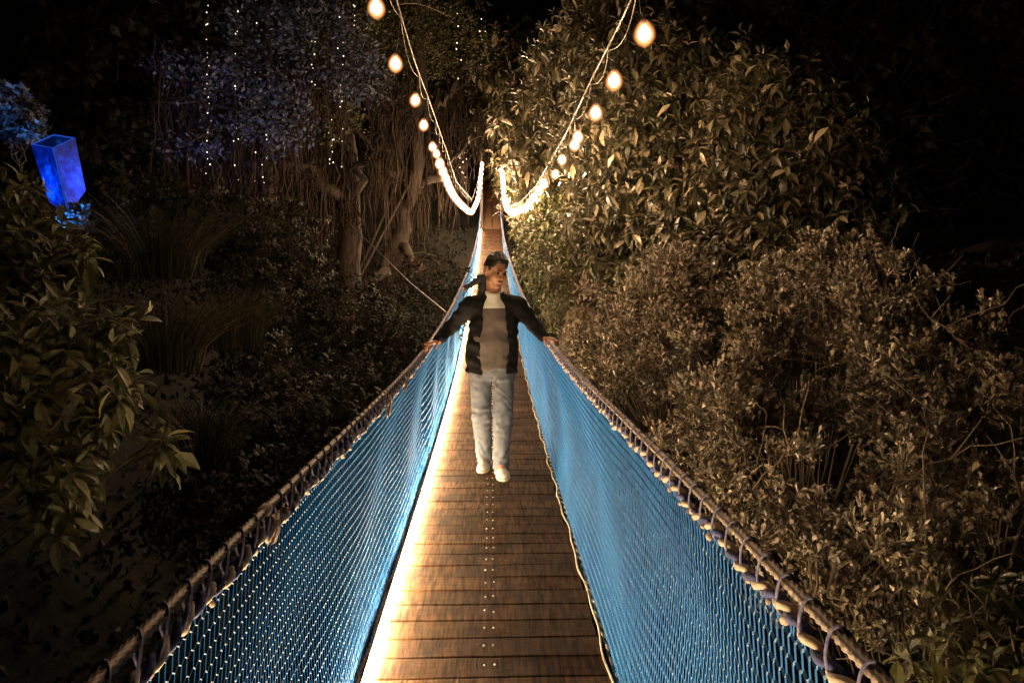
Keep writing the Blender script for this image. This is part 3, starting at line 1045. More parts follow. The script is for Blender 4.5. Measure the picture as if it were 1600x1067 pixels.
moss_tree('mossy tree with blue-lit leaves furthest left on the bank', at(430, 500, 17),
          [[at(440, 500, 18), at(430, 400, 18), at(410, 300, 18), at(420, 150, 18), at(400, -60, 18)],
           [at(415, 280, 18), at(340, 230, 17.5), at(300, 200, 17)],
           [at(415, 200, 18), at(330, 160, 17), at(260, 110, 16.5)],
           [at(415, 150, 18), at(480, 100, 18), at(530, 90, 18)]],
          [B_(300, 110, 16.5, .75, (1.5, 1, .5)), B_(360, 130, 17, .9, (1.4, 1, .6)), B_(420, 60, 17.5, 1.0), B_(440, 180, 17, .8), B_(350, 200, 17, .6, (1.5, 1, .5)), B_(500, 60, 18, 1.1), B_(285, 230, 16.5, .5, (1.5, 1, .5)), B_(560, 120, 18, .8), B_(390, 30, 18, .8)],
          M['leaf_blue_lit'], 700, 1.7, G5, .22, 42, .13)

# dark trees that close the view behind everything
G6 = 'dark far trees closing the background'
for lab, root, bl in (
        ('dark far tree filling the upper left corner behind the blue lantern', (-17, 30, -1), [((-17, 30, 5), 5, (1.2, 1, 1)), ((-22, 28, 8), 5, (1, 1, 1)), ((-12, 31, 9), 5, (1, 1, 1))]),
        ('dark far tree rising straight behind the end of the bridge', (-3, 50, 6), [((-3, 50, 15), 6, (1.2, 1, 1)), ((3, 52, 18), 6, (1, 1, 1)), ((-6, 48, 10), 5, (1, 1, 1))]),
        ('dark far tree filling the black upper right corner', (15, 30, -1), [((15, 30, 5), 5, (1.2, 1, 1)), ((20, 28, 9), 5, (1, 1, 1)), ((10, 32, 11), 5, (1, 1, 1))])):
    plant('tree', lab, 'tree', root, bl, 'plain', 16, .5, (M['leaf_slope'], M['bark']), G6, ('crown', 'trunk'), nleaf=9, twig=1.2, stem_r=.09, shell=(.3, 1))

# ------------------------------------------------------------------ fairy light strings hanging in the trees
M['fairy'] = emit('fairy_bulb', (1.0, 0.80, 0.55), 2.2)
fm = MB().lathe([(.0005, .02), (.015, .010), (.0155, -.012), (.0005, -.022)], seg=6).mesh('bulb', True)
fm.materials.append(M['fairy'])
FS = [(324, 12, 268, 22, 15, 'fairy light string hanging furthest left with the most lights'),
      (369, 15, 300, 11, 16, 'sparse fairy light string second from the left'),
      (398, 20, 270, 6, 17, 'faint fairy light string third from the left'),
      (414, 215, 290, 6, 15, 'short fairy light string above the dark bush, fourth from the left'),
      (489, 60, 142, 7, 15.5, 'short fairy light string high in the middle of the mossy trees'),
      (518, 195, 262, 9, 15.5, 'dense short fairy light string beside the moss right of the middle'),
      (533, 30, 250, 12, 16, 'long fairy light string just left of the second bulb of the left string'),
      (551, 4, 40, 5, 15, 'short fairy light string at the top edge beside the first left bulb'),
      (716, 10, 110, 6, 24, 'sparse fairy light string between the two bulb strings on the left'),
      (752, 20, 90, 5, 26, 'sparse fairy light string between the two bulb strings near the middle'),
      (722, 240, 300, 12, 26, 'fairy light string just above the lowest left bulbs')]
for (px, y0, y1, n, Y, lab) in FS:
    top = at(px, y0, Y)
    t = thing('fairy_light_string', lab, 'fairy lights', tuple(top), 'fairy light strings hanging in the trees')
    ps = [at(px + random.gauss(0, 3.0), y0 + (y1 - y0) * ((k + random.uniform(-.9, .9)) / max(1, n - 1)), Y) for k in range(n)]
    ps = sorted(ps, key=lambda p: -p[2])
    MB().tubes(np.array([top + np.array([0, 0, .3])] + ps), .003, 3).build('wire', M['socket'], t)
    for p in ps:
        o = bpy.data.objects.new('bulb', fm)
        COL.objects.link(o)
        o.parent = t
        o.matrix_parent_inverse = Matrix.Translation(-t.location)
        o.location = p
        sc = random.uniform(.3, .95) * Y / 17
        o.scale = (sc, sc, sc)

# ------------------------------------------------------------------ blue lantern, its lamp and the blue spotlight
M['blue_panel'] = bpy.data.materials.new('blue_lit_panel')
m = M['blue_panel']
m.use_nodes = True
b0 = bsdf(m)
b0.inputs['Base Color'].default_value = (.03, .06, .25, 1)
f_ = noise_tex(m, 11, 8, rough=.85)
lk(m, ramp(m, f_, [(0.3, (0.001, 0.008, 0.13)), (0.5, (0.004, 0.03, 0.36)), (0.72, (0.02, 0.12, 0.95))]), b0.inputs['Emission Color'])
b0.inputs['Emission Strength'].default_value = 0.05
tr_ = nd(m, 'ShaderNodeBsdfTranslucent')
lk(m, ramp(m, f_, [(0.38, (0.004, 0.03, 0.18)), (0.5, (0.03, 0.16, 0.6)), (0.62, (0.16, 0.48, 0.98))]), tr_.inputs[0])
mx_ = nd(m, 'ShaderNodeMixShader')
mx_.inputs[0].default_value = .75
lk(m, b0.outputs[0], mx_.inputs[1])
lk(m, tr_.outputs[0], mx_.inputs[2])
lk(m, mx_.outputs[0], m.node_tree.nodes['Material Output'].inputs[0])
M['blue_edge'] = emit('blue_lit_frame', (.03, .16, 1.0), .5)
Yl = 9.0
tops = [at(50, 226, Yl), at(84, 211, Yl + .35), at(116, 216, Yl + .1), at(83, 232, Yl - .25)]
bots = [at(78, 316, Yl), at(104, 290, Yl + .35), at(133, 298, Yl + .1), at(107, 334, Yl - .25)]
lan = thing('lantern', 'tall blue glowing box lantern leaning behind the left shrub', 'lantern', tuple(np.mean(bots, 0)))
V = np.array(tops + bots)
for (a, b2) in ((0, 3), (3, 2), (2, 1), (1, 0)):
    nrm = np.cross(V[b2] - V[a], V[a + 4] - V[a])
    nrm /= np.linalg.norm(nrm)
    q = np.array([V[a], V[b2], V[b2 + 4], V[a + 4]])
    MB().add(np.vstack([q, q - nrm * .012]), [[0, 1, 2, 3], [7, 6, 5, 4], [0, 4, 5, 1], [1, 5, 6, 2], [2, 6, 7, 3], [3, 7, 4, 0]]).build('panel', M['blue_panel'], lan)
b = MB()
for (i_, j_) in ((0, 1), (1, 2), (2, 3), (3, 0), (0, 4), (2, 6), (3, 7), (4, 5), (5, 6), (6, 7), (7, 4)):
    b.tubes(np.array([V[i_], V[j_]]), .007, 6)
b.build('frame', M['blue_edge'], lan)

def lamp(kind, name, loc, color, power, parent=None, size=.05, target=None, angle=60):
    d = bpy.data.lights.new(name, kind)
    d.color = color
    d.energy = power
    d.shadow_soft_size = size
    if kind == 'SPOT':
        d.spot_size = math.radians(angle)
        d.spot_blend = .6
    o = bpy.data.objects.new(name, d)
    COL.objects.link(o)
    o.location = loc
    if target is not None:
        o.rotation_euler = (Vector(target) - Vector(loc)).to_track_quat('-Z', 'Y').to_euler()
    if parent is not None:
        o.parent = parent
        o.matrix_parent_inverse = Matrix.Translation(-parent.location)
    return o


lamp('POINT', 'lamp', tuple(np.mean(V, 0) * .35 + np.mean(V[4:], 0) * .65), (.16, .5, 1.0), 16, lan, .06)


def spotlight(label, loc, target, color, power, angle=70):
    t = thing('garden_spotlight', label, 'spotlight', loc, 'coloured garden spotlights')
    R = np.array((Vector(target) - Vector(loc)).to_track_quat('-Z', 'Y').to_matrix())
    b = MB()
    b.lathe([(.0005, .10), (.05, .10), (.07, .04), (.075, -.06), (.065, -.06), (.06, -.02), (.0005, -.02)], loc, 12, R)
    b.tubes(np.array([loc, np.array(loc) - np.array([0, 0, .5])]), .012, 6)
    b.build('housing', M['dark_metal'], t, True)
    fw = R @ np.array([0, 0, -.02])
    MB().lathe([(.0005, 0), (.058, 0)], np.array(loc) + fw * 1.3, 12, R).build('lens', emit('blue_lens', color, 3), t)
    p = np.array(loc) + R @ np.array([0, 0, -.09])
    lamp('SPOT', 'lamp', tuple(p), color, power, t, .04, target, angle)
    return t


spotlight('blue garden spotlight low on the left bank shining up into the mossy trees', tuple(at(330, 300, 14.2)), tuple(at(400, 90, 17.5)), (.30, .34, 1.0), 150, 95)
spotlight('blue garden spotlight at the foot of the blue lantern', tuple(at(95, 372, 8.4)), tuple(at(98, 335, 8.55)), (.05, .35, 1.0), 60, 110)
spotlight('blue garden spotlight hidden left of the lantern shining up the hill', tuple(at(35, 300, 9.3)), tuple(at(22, 165, 10)), (.1, .4, 1.0), 110, 50)
plant('bush', 'small round-leaved bush lit blue at the foot of the lantern', 'bush', at(110, 380, 8.7),
      [B_(105, 340, 8.7, .10), B_(125, 330, 8.7, .08), B_(118, 350, 8.7, .07), B_(140, 352, 8.7, .05)], 'spoon', 900, .085, (M['leaf_blue_lit'], M['twig']), None, nleaf=6, twig=.08, stem_r=.003, woody=2)
plant('bush', 'blue-lit bush above the lantern at the left edge', 'bush', at(30, 260, 10.4),
      [B_(10, 160, 10.4, .28), B_(40, 185, 10.4, .24), B_(55, 205, 10.2, .15), B_(25, 200, 10.4, .25)], 'plain', 420, .09, (M['leaf_blue_lit'], M['twig']), None, nleaf=8, twig=.12, stem_r=.004)

# ------------------------------------------------------------------ odd things at the far end
M['tube_w'] = emit('white_tube_lamp', (.85, .92, 1.0), 2.2)
M['tube_y'] = noisy('yellow_pole', (0.5, .38, .12), (.62, .5, .2), 8)
for (a, b2, c, d, Y, lab) in ((808, 287, 826, 299, 29, 'short white light tube above the lowest right bulbs'),
                              (844, 313, 857, 323, 27, 'short white light tube right of the lowest right bulbs'),
                              (894, 342, 903, 348, 24, 'smallest white light tube among the leaves on the right')):
    t = thing('light_tube', lab, 'light tube', tuple(at((a + c) / 2, (b2 + d) / 2, Y)), 'white light tubes in the far shrubs')
    p, q = at(a, b2, Y), at(c, d, Y)
    MB().tubes(np.array([p, q]), .035, 8, True).build('tube', M['tube_w'], t, True)
    u = (q - p) / np.linalg.norm(q - p)
    for e, s in ((p, -1), (q, 1)):
        MB().tubes(np.array([e, e + u * s * .05]), .04, 8, True).build('end_cap', M['socket'], t, True)
o = MB().tubes(np.array([at(789, 291, 31), at(796, 296, 31), at(804, 304, 31)]), .045, 8, True).build('pole', M['tube_y'], None, True)
tag(o, 'short yellow slanting pole beside the far right pylon', 'pole')
o = MB().tubes(np.array([at(540, 343, 17), at(640, 441, 12), at(702, 492, 8.6)]), .0075, 6).build('stay_wire', M['cable'], None, True)
tag(o, 'thin straight stay wire slanting from the mossy tree to the left rail', 'wire')
P = np.array([at(a, b_, 8) for a, b_ in ((620, 9), (633, 6), (650, 6), (668, 11), (690, 20), (707, 28))])
tag(MB().tubes(P, np.array([.003, .004, .004, .004, .003, .002]), 5).build('twig', M['twig'], None, True), 'thin curved bare twig beside the top of the left main cable', 'twig')

plant('creeper', 'sparse green creeper growing over the pale rocks beside the right rail', 'creeper', (1.3, 11, -2),
      [B_(862, 440, 13, .45), B_(885, 490, 11.5, .4), B_(915, 560, 9.5, .3), B_(850, 400, 15, .5), B_(935, 600, 8.0, .22)],
      'broad', 110, .11, (M['leaf_green'], M['bark']), None, nleaf=7, twig=.2, stem_r=.006)
# pale earth and rock showing on the right bank
M['rock'] = noisy('sandy_rock', (.05, .036, .02), (.17, .12, .07), 9, .95, 0, 1.0, .06)
for px, py, Y, r, lab in ((880, 470, 13.5, .42, 'furthest pale rocky outcrop beside the right rail behind the man'),
                          (912, 530, 11, .38, 'middle pale rocky outcrop on the right bank level with the man\'s elbow'),
                          (950, 590, 9.2, .32, 'nearest pale rocky outcrop below the right rail beside the shrubs')):
    c = at(px, py, Y)
    nu, nv = 90, 60
    U, W = np.meshgrid(np.linspace(0, 2 * np.pi, nu, endpoint=False), np.linspace(0.02, np.pi - .02, nv), indexing='ij')
    D = np.stack([np.sin(W) * np.cos(U), np.sin(W) * np.sin(U), np.cos(W)], -1)
    rr = np.array([[r * (1 + .35 * mnoise.noise(Vector(d * 1.6 + c)) + .22 * abs(mnoise.noise(Vector(d * 4 + c))) + .12 * mnoise.noise(Vector(d * 9)) + .07 * mnoise.noise(Vector(d * 22))) for d in row] for row in D])
    V = c + D * rr[..., None] * np.array([.8, 1.3, 1.2])
    ix = np.arange(nu * nv).reshape(nu, nv)
    Q = np.stack([ix[:, :-1], ix[:, 1:], np.roll(ix, -1, 0)[:, 1:], np.roll(ix, -1, 0)[:, :-1]], -1).reshape(-1, 4)
    tag(obj('rock', raw_mesh('rock', V.reshape(-1, 3), [Q], True), M['rock']), lab, 'rock', 'pale rocky outcrops on the right bank')

# far end: fallen leaves on the path, post beside it
lb = MB()
M['leaf_red'] = leafmat('fallen_red_leaf', [(.25, .09, .04), (.35, .16, .07), (.2, .12, .05)], .3, .6, .1)
n = 700
x = rng.uniform(-.5, .5, n)
yv = rng.uniform(37.5, 41.3, n)
P = np.stack([x, yv, 1.2 + (yv - Y_END) * .37 + .03], -1)
put_leaves(lb, 'plain', P, rng.normal(0, 1, P.shape) * np.array([1, 1, .5]), rng.normal(0, 1, P.shape), .10 + .08 * rng.random(n))
tag(lb.build('fallen_leaves', M['leaf_red']), 'rust red fallen leaves heaped at the top of the far path', 'fallen leaves', kind='stuff')

# rags tied to the left handrail
def rag(label, y, L, w):
    p = np.array([float(xr(y, -1)), y, float(zr(-1, y))])
    t = thing('rag', label, 'rag', tuple(p), 'faded rags tied to the left handrail')
    b = MB()
    b.lathe([(.010, -.026), (.015, -.018), (.0125, -.008), (.0165, .002), (.0125, .014), (.010, .024)], p, 10, np.array(Euler((math.radians(90), 0, 0)).to_matrix()))
    b.build('knot', M['rag'], t, True)
    for k in range(3):
        a = random.uniform(-.03, .03)
        n = 7
        V = []
        ll = L * random.uniform(.7, 1.1)
        for q in range(n):
            s = q / (n - 1)
            cx = p + np.array([.022 + .01 * math.sin(3 * s + k), a + .014 * k - .012 + .012 * math.sin(5 * s + k), -.005 - ll * s])
            hw = w * (.35 + .65 * s) * random.uniform(.85, 1.15)
            for e in (-1, 0, 1):
                V.append(cx + np.array([.006 * (e == 0) * math.cos(4 * s + k), e * hw, .006 * e * math.sin(k)]))
        V = np.array(V)
        Vb = V + np.array([-.0025, 0, 0])
        Q = []
        for q in range(n - 1):
            for j in range(2):
                a_ = q * 3 + j
                Q.append([a_, a_ + 1, a_ + 4, a_ + 3])
                Q.append([a_ + 3 + 3 * n, a_ + 4 + 3 * n, a_ + 1 + 3 * n, a_ + 3 * n])
        MB().add(np.vstack([V, Vb]), Q).build('cloth_tail', M['rag'], t, True)


rag('large pale rag knotted on the left handrail nearest the camera', 1.66, .075, .02)
rag('rag with two lumpy tails on the left handrail further along', 3.55, .12, .03)
rag('small thin rag on the left handrail just before the man\'s hand', 4.3, .09, .016)

# ------------------------------------------------------------------ people: bodies grown as one surface from a distance field
class Field:
    def __init__(self, lo, hi, vox):
        self.lo = np.array(lo, float)
        self.vox = vox
        self.n = np.ceil((np.array(hi) - self.lo) / vox).astype(int) + 1
        self.g = np.full(self.n, 1.0, np.float32)

    def sub(self, lo, hi):
        a = np.clip(np.floor((np.array(lo) - self.lo) / self.vox).astype(int), 0, self.n)
        b = np.clip(np.ceil((np.array(hi) - self.lo) / self.vox).astype(int) + 1, 0, self.n)
        sl = tuple(slice(i, j) for i, j in zip(a, b))
        ax = [self.lo[i] + self.vox * np.arange(a[i], b[i]) for i in range(3)]
        P = np.stack(np.meshgrid(*ax, indexing='ij'), -1)
        return sl, P

    def union(self, d, sl, k):
        a = self.g[sl]
        h = np.clip(.5 + .5 * (a - d) / k, 0, 1)
        self.g[sl] = a * (1 - h) + d * h - k * h * (1 - h)

    def cut(self, d, sl, k=.004):
        a = self.g[sl]
        d = -d
        h = np.clip(.5 - .5 * (a - d) / k, 0, 1)
        self.g[sl] = a * (1 - h) + d * h + k * h * (1 - h)

    @staticmethod
    def d_rc(P, a, b, ra, rb, ys=1.0):
        S = np.array([1, 1 / ys, 1])
        a, b, Pq = np.array(a) * S, np.array(b) * S, P * S
        ba = b - a
        t = np.clip(((Pq - a) @ ba) / (ba @ ba + 1e-12), 0, 1)
        return np.linalg.norm(Pq - a - t[..., None] * ba, axis=-1) - (ra + (rb - ra) * t)

    @staticmethod
    def d_el(P, c, r, R=None):
        q = P - np.array(c)
        if R is not None:
            q = q @ R                      # into the local frame
        r = np.array(r)
        k0 = np.linalg.norm(q / r, axis=-1)
        k1 = np.linalg.norm(q / (r * r), axis=-1) + 1e-9
        return k0 * (k0 - 1) / k1

    def rc(self, a, b, ra, rb, k=.02, ys=1.0, cut=False):
        m_ = max(ra, rb) + k + 3 * self.vox
        sl, P = self.sub(np.minimum(a, b) - m_, np.maximum(a, b) + m_)
        d = self.d_rc(P, a, b, ra, rb, ys)
        (self.cut if cut else self.union)(d, sl, k)

    def el(self, c, r, k=.02, R=None, cut=False):
        m_ = max(r) + k + 3 * self.vox
        sl, P = self.sub(np.array(c) - m_, np.array(c) + m_)
        d = self.d_el(P, c, r, R)
        (self.cut if cut else self.union)(d, sl, k)

    def apply(self, fn):
        """fn(P) -> region distance (negative inside) that is kept"""
        sl, P = self.sub(self.lo, self.lo + self.vox * self.n)
        self.g = np.maximum(self.g, fn(P).astype(np.float32))

    def mesh(self, name, disp=None):
        g = self.g
        n = g.shape
        ins = g < 0
        c = [ins[i:n[0] - 1 + i, j:n[1] - 1 + j, k:n[2] - 1 + k] for i in (0, 1) for j in (0, 1) for k in (0, 1)]
        s = sum(x_.astype(np.int8) for x_ in c)
        act = (s > 0) & (s < 8)
        I = np.argwhere(act)
        idx = -np.ones(act.shape, int)
        idx[act] = np.arange(len(I))
        acc = np.zeros((len(I), 3))
        cnt = np.zeros(len(I))
        off = [(i, j, k) for i in (0, 1) for j in (0, 1) for k in (0, 1)]
        for p in range(8):
            for q in range(p + 1, 8):
                if sum(abs(a - b) for a, b in zip(off[p], off[q])) != 1:
                    continue
                ga = g[I[:, 0] + off[p][0], I[:, 1] + off[p][1], I[:, 2] + off[p][2]]
                gb = g[I[:, 0] + off[q][0], I[:, 1] + off[q][1], I[:, 2] + off[q][2]]
                x_ = (ga < 0) != (gb < 0)
                t = np.where(x_, ga / (ga - gb + 1e-12), 0)
                pt = np.array(off[p]) + t[:, None] * (np.array(off[q]) - np.array(off[p]))
                acc += pt * x_[:, None]
                cnt += x_
        V = (I + acc / cnt[:, None]) * self.vox + self.lo
        Qs = []
        for ax in range(3):
            a1, a2 = [(1, 2), (2, 0), (0, 1)][ax]
            sl0 = [slice(None)] * 3
            sl1 = [slice(None)] * 3
            sl0[ax] = slice(0, -1)
            sl1[ax] = slice(1, None)
            ch = ins[tuple(sl0)] != ins[tuple(sl1)]
            E = np.argwhere(ch)
            E = E[(E[:, a1] > 0) & (E[:, a2] > 0) & (E[:, a1] < n[a1] - 1) & (E[:, a2] < n[a2] - 1)]
            flip = ins[E[:, 0], E[:, 1], E[:, 2]]
            q = []
            for (u, v) in ((1, 1), (0, 1), (0, 0), (1, 0)):
                e = E.copy()
                e[:, a1] -= u
                e[:, a2] -= v
                q.append(idx[e[:, 0], e[:, 1], e[:, 2]])
            q = np.stack(q, -1)
            q[~flip] = q[~flip][:, ::-1]
            Qs.append(q)
        Q = np.concatenate(Qs)
        Q = Q[(Q >= 0).all(1)]
        if disp is not None:
            me = raw_mesh(name, V, [Q], True)
            nr = np.zeros(len(V) * 3, np.float32)
            me.vertices.foreach_get('normal', nr)
            V = V + nr.reshape(-1, 3) * disp(V)[:, None]
            me.vertices.foreach_set('co', V.astype(np.float32).ravel())
            me.update()
            return me
        return raw_mesh(name, V, [Q], True)


def person(name, label, base, pose, mats, vox, scale=1.0, back_hair=False):
    base = np.array(base, float)
    t = thing(name, label, 'person', tuple(base))
    hc = np.array(pose['head'])
    yaw, pit, rol = [math.radians(a) for a in pose['head_rot']]
    # head frame: x = to the viewer's right, y = forwards of the face, z = up
    H = np.array((Matrix.Rotation(yaw, 3, 'Z') @ Matrix.Rotation(pit, 3, 'X') @ Matrix.Rotation(rol, 3, 'Y')))
    H = H @ np.array([[1, 0, 0], [0, -1, 0], [0, 0, 1.0]])

    def hp(x_, y_, z_):
        return hc + H @ np.array([x_, y_, z_])

    lo, hi = np.array(pose['lo']), np.array(pose['hi'])
    sh, el, wr = pose['shoulder'], pose['elbow'], pose['wrist']
    hip, kn, an, toe = pose['hip'], pose['knee'], pose['ankle'], pose['toe']
    nb = np.array(pose['neck'])
    b = Field(lo, hi, vox)
    b.el(hp(0, -.012, .028), (.075, .094, .092), .02, H)
    b.el(hp(0, .026, -.045), (.057, .066, .082), .02, H)
    b.el(hp(0, .073, -.108), (.022, .02, .017), .02, H)
    for s in (-1, 1):
        b.el(hp(s * .036, .062, -.034), (.027, .025, .028), .02, H)
        b.el(hp(s * .05, .02, -.085), (.02, .03, .025), .02, H)
    b.rc(hp(-.036, .083, .02), hp(.036, .083, .02), .009, .009, .012)
    for s in (-1, 1):
        b.el(hp(s * .031, .103, -.001), (.017, .014, .011), .010, H, cut=True)
    b.rc(hp(0, .088, .005), hp(0, .112, -.034), .007, .0125, .010)
    b.el(hp(.011, .1, -.038), (.009, .01, .008), .006, H)
    b.el(hp(-.011, .1, -.038), (.009, .01, .008), .006, H)
    b.el(hp(0, .088, -.066), (.025, .012, .010), .008, H)
    for s in (-1, 1):
        b.el(hp(s * .080, -.008, -.012), (.012, .020, .033), .005, H)
    b.rc(nb, hp(0, -.025, -.05), .058, .052, .02)
    b.rc(nb + (0, 0, -.02), (np.array(sh[0]) + np.array(sh[1])) / 2 - (0, 0, .05), .06, .09, .03)
    b.rc(sh[0], sh[1], .055, .055, .03)
    mid = (np.array(hip[0]) + np.array(hip[1])) / 2
    top = (np.array(sh[0]) + np.array(sh[1])) / 2
    b.rc(top - (0, 0, .14), mid + (0, 0, .16), .135, .125, .04, .72)
    b.rc(mid + (0, 0, .16), mid + (0, 0, .02), .125, .13, .04, .72)
    for i_ in range(2):
        b.rc(hip[i_], kn[i_], .078, .052, .02)
        b.rc(kn[i_], an[i_], .052, .036, .02)
        b.rc(an[i_], toe[i_], .035, .03, .02)
        b.rc(sh[i_], el[i_], .047, .037, .02)
        b.rc(el[i_], wr[i_], .037, .026, .02)
    # hands: palm, four bent fingers of unequal length, thumb from the side of the palm
    for i_ in range(2):
        w = np.array(wr[i_])
        f, nrm = [unit(np.array(v, float)) for v in pose['hand'][i_]]       # finger direction, back-of-hand normal
        sd = np.cross(f, nrm) * (-1 if i_ == 0 else 1)                      # towards the thumb
        pc = w + f * .055
        Rm = np.stack([sd, f, nrm], 1)
        b.el(pc, (.042, .052, .015), .012, Rm)
        for q, (o_, L) in enumerate(((.030, .068), (.0105, .076), (-.010, .070), (-.029, .055))):
            p0 = w + f * .092 + sd * o_
            ang = 0.35
            d0 = f * math.cos(ang) - nrm * math.sin(ang) + sd * o_ * 2.5
            p1 = p0 + d0 * L * .45
            ang = 1.0 + .1 * q
            p2 = p1 + (f * math.cos(ang) - nrm * math.sin(ang)) * L * .32
            ang = 1.5 + .1 * q
            p3 = p2 + (f * math.cos(ang) - nrm * math.sin(ang)) * L * .23
            b.rc(p0 - f * .02, p1, .0095, .0088, .005)
            b.rc(p1, p2, .0088, .008, .004)
            b.rc(p2, p3, .008, .007, .004)
        t0 = w + f * .03 + sd * .03
        t1 = t0 + (f * .6 + sd * .75 - nrm * .35) * .034
        t2 = t1 + (f * .55 + sd * .1 - nrm * .9) * .038
        b.rc(t0, t1, .013, .0105, .008)
        b.rc(t1, t2, .0105, .008, .004)
    body = obj('body', b.mesh('body'), mats['skin'], None)

    # hair
    h = Field(hc - .2, hc + .2, vox * .8)
    h.el(hp(0, -.010, .045), (.081, .100, .100), .01, H)
    sl, P = h.sub(h.lo, h.lo + h.vox * h.n)
    q = (P - hc) @ H
    hairline = -.016 + .092 * sstep(.0, .08, q[..., 1]) - .05 * sstep(-.02, -.09, q[..., 1]) + .004 + .006 * np.sin(q[..., 0] * 130)
    d = hairline - q[..., 2]
    h.g[sl] = np.maximum(h.g[sl], d.astype(np.float32))
    # fringe swept forwards
    h.rc(hp(-.035, .060, .094), hp(.035, .064, .092), .015, .015, .02)
    if back_hair:
        h.rc(hp(0, -.08, .02), hp(0, -.08, -.13), .06, .04, .02)
        for s in (-1, 1):
            h.rc(hp(s * .075, -.03, .03), hp(s * .075, -.04, -.12), .03, .025, .02)
    hm = h.mesh('hair', lambda V: np.array([.005 * mnoise.noise(Vector(((v - hc) @ H) * np.array([90, 30, 30]))) + .003 * mnoise.noise(Vector(v * 150)) for v in V]))
    parts = [obj('hair', hm, mats['hair'])]
    # eyes, brows, lips
    e = MB()
    for s in (-1, 1):
        c = hp(s * .031, .086, -.001)
        eb = MB().lathe([(.0005, -.0105), (.0075, -.0075), (.0105, 0), (.0075, .0075), (.0005, .0105)], c, 10)
        parts.append(eb.build('eye', mats['eye'], None, True))
        parts.append(MB().tubes(np.array([hp(s * .014, .0985, .016), hp(s * .031, .0985, .021), hp(s * .048, .087, .014)]), np.array([.0035, .0042, .002]), 6).build('eyebrow', mats['hair'], None, True))
    parts.append(MB().tubes(np.array([hp(-.024, .092, -.068), hp(-.012, .1015, -.0655), hp(0, .1035, -.067), hp(.012, .1015, -.0655), hp(.024, .092, -.068)]), np.array([.0015, .004, .005, .004, .0015]), 6).build('lips', mats['lips'], None, True))

    # t-shirt
    ts = Field([min(sh[0][0], sh[1][0]) - .12, -.26, pose['tee_z'] - .03], [max(sh[0][0], sh[1][0]) + .12, .26, sh[0][2] + .14], vox)
    ts.rc(top - (0, 0, .13), mid + (0, -.01, .14), .155, .155, .04, .76)
    ts.rc(mid + (0, -.01, .14), mid + (0, -.012, .0), .158, .160, .04, .78)
    ts.rc(sh[0], sh[1], .066, .066, .04)
    ts.rc(top - (0, 0, .04), nb + (0, 0, .0), .10, .072, .03)
    ts.el(nb + (0, -.035, .048), (.078, .08, .055), .008, cut=True)
    ts.apply(lambda P: (pose['tee_z'] + .008 * np.sin(P[..., 0] * 30)) - P[..., 2])
    fold = lambda a, f1, f2: (lambda V: np.array([a * mnoise.noise(Vector((v[0] * f1 + v[2] * f2 * .6, v[1] * f1, v[2] * f2))) + a * .5 * mnoise.noise(Vector(v * f1 * 2.3)) for v in V]))
    parts.append(obj('t_shirt', ts.mesh('t_shirt', fold(.014, 8, 12)), mats['tee']))

    # jacket
    jk = Field([min(lo[0], -.6), -.32, pose['hem_z'] - .04], [max(hi[0], .6), .34, sh[0][2] + .14], vox)
    jk.rc(top - (0, 0, .15), mid + (0, 0, .08), .192, .20, .05, .68)
    jk.rc(mid + (0, 0, .10), mid + (-.005, 0, -.06), .198, .205, .03, .68)
    jk.rc(sh[0], sh[1], .066, .066, .05)
    jk.rc(top - (0, -.015, .02), nb + (0, .03, .02), .11, .068, .03)
    for i_ in range(2):
        jk.rc(nb - (0, 0, .03), sh[i_], .062, .070, .03)
    cxo = top[0]
    # open front, cut right through to the shirt
    sl, P = jk.sub(jk.lo, jk.lo + jk.vox * jk.n)
    w_ = pose['open'] + .012 * np.sin(P[..., 2] * 14)
    vv = 0.6 * np.clip(P[..., 2] - (sh[0][2] - .02), 0, 1)
    d = np.maximum(np.abs(P[..., 0] - cxo) - w_ + vv, P[..., 1] + .005)
    jk.cut(d, sl, .012)
    jk.el(nb + (0, -.02, .055), (.076, .078, .07), .008, cut=True)
    jk.apply(lambda P: (pose['hem_z'] + .006 * np.sin(P[..., 0] * 25)) - P[..., 2])
    # sleeves after the cuts
    for i_ in range(2):
        wv = np.array(wr[i_]) - unit(np.array(wr[i_]) - np.array(el[i_])) * .015
        jk.rc(sh[i_], el[i_], .068, .057, .03)
        jk.rc(el[i_], wv, .058, .043, .02)
    parts.append(obj('jacket', jk.mesh('jacket', fold(.014, 9, 17)), mats['jacket']))

    # trousers
    lx, hx = min(kn[0][0], hip[0][0], an[0][0]) - .16, max(kn[1][0], hip[1][0], an[1][0]) + .16
    ly, hy = min(an[0][1], an[1][1]) - .2, max(an[0][1], an[1][1]) + .2
    tr = Field([lx, min(ly, -.22), .02], [hx, max(hy, .22), mid[2] + .16], vox)
    tr.rc(mid + (0, 0, .10), mid + (0, .01, .0), .145, .158, .03, .74)
    for i_ in range(2):
        tr.rc(np.array(hip[i_]) + (0, 0, -.02), kn[i_], .094, .077, .02)
        tr.rc(kn[i_], np.array(an[i_]) + (0, 0, -.055), .076, .066, .02)
    # the two legs part below the crotch
    sl, P = tr.sub(tr.lo, tr.lo + tr.vox * tr.n)
    zc = mid[2] - .13
    gap = pose['gap']
    d = np.maximum(np.abs(P[..., 0] - gap) - .004, P[..., 2] - zc)
    tr.cut(d, sl, .01)
    tr.apply(lambda P: np.where(P[..., 0] < gap, an[0][2], an[1][2]) - .052 + .004 * np.sin(P[..., 0] * 60) - P[..., 2])
    kz = kn[0][2]

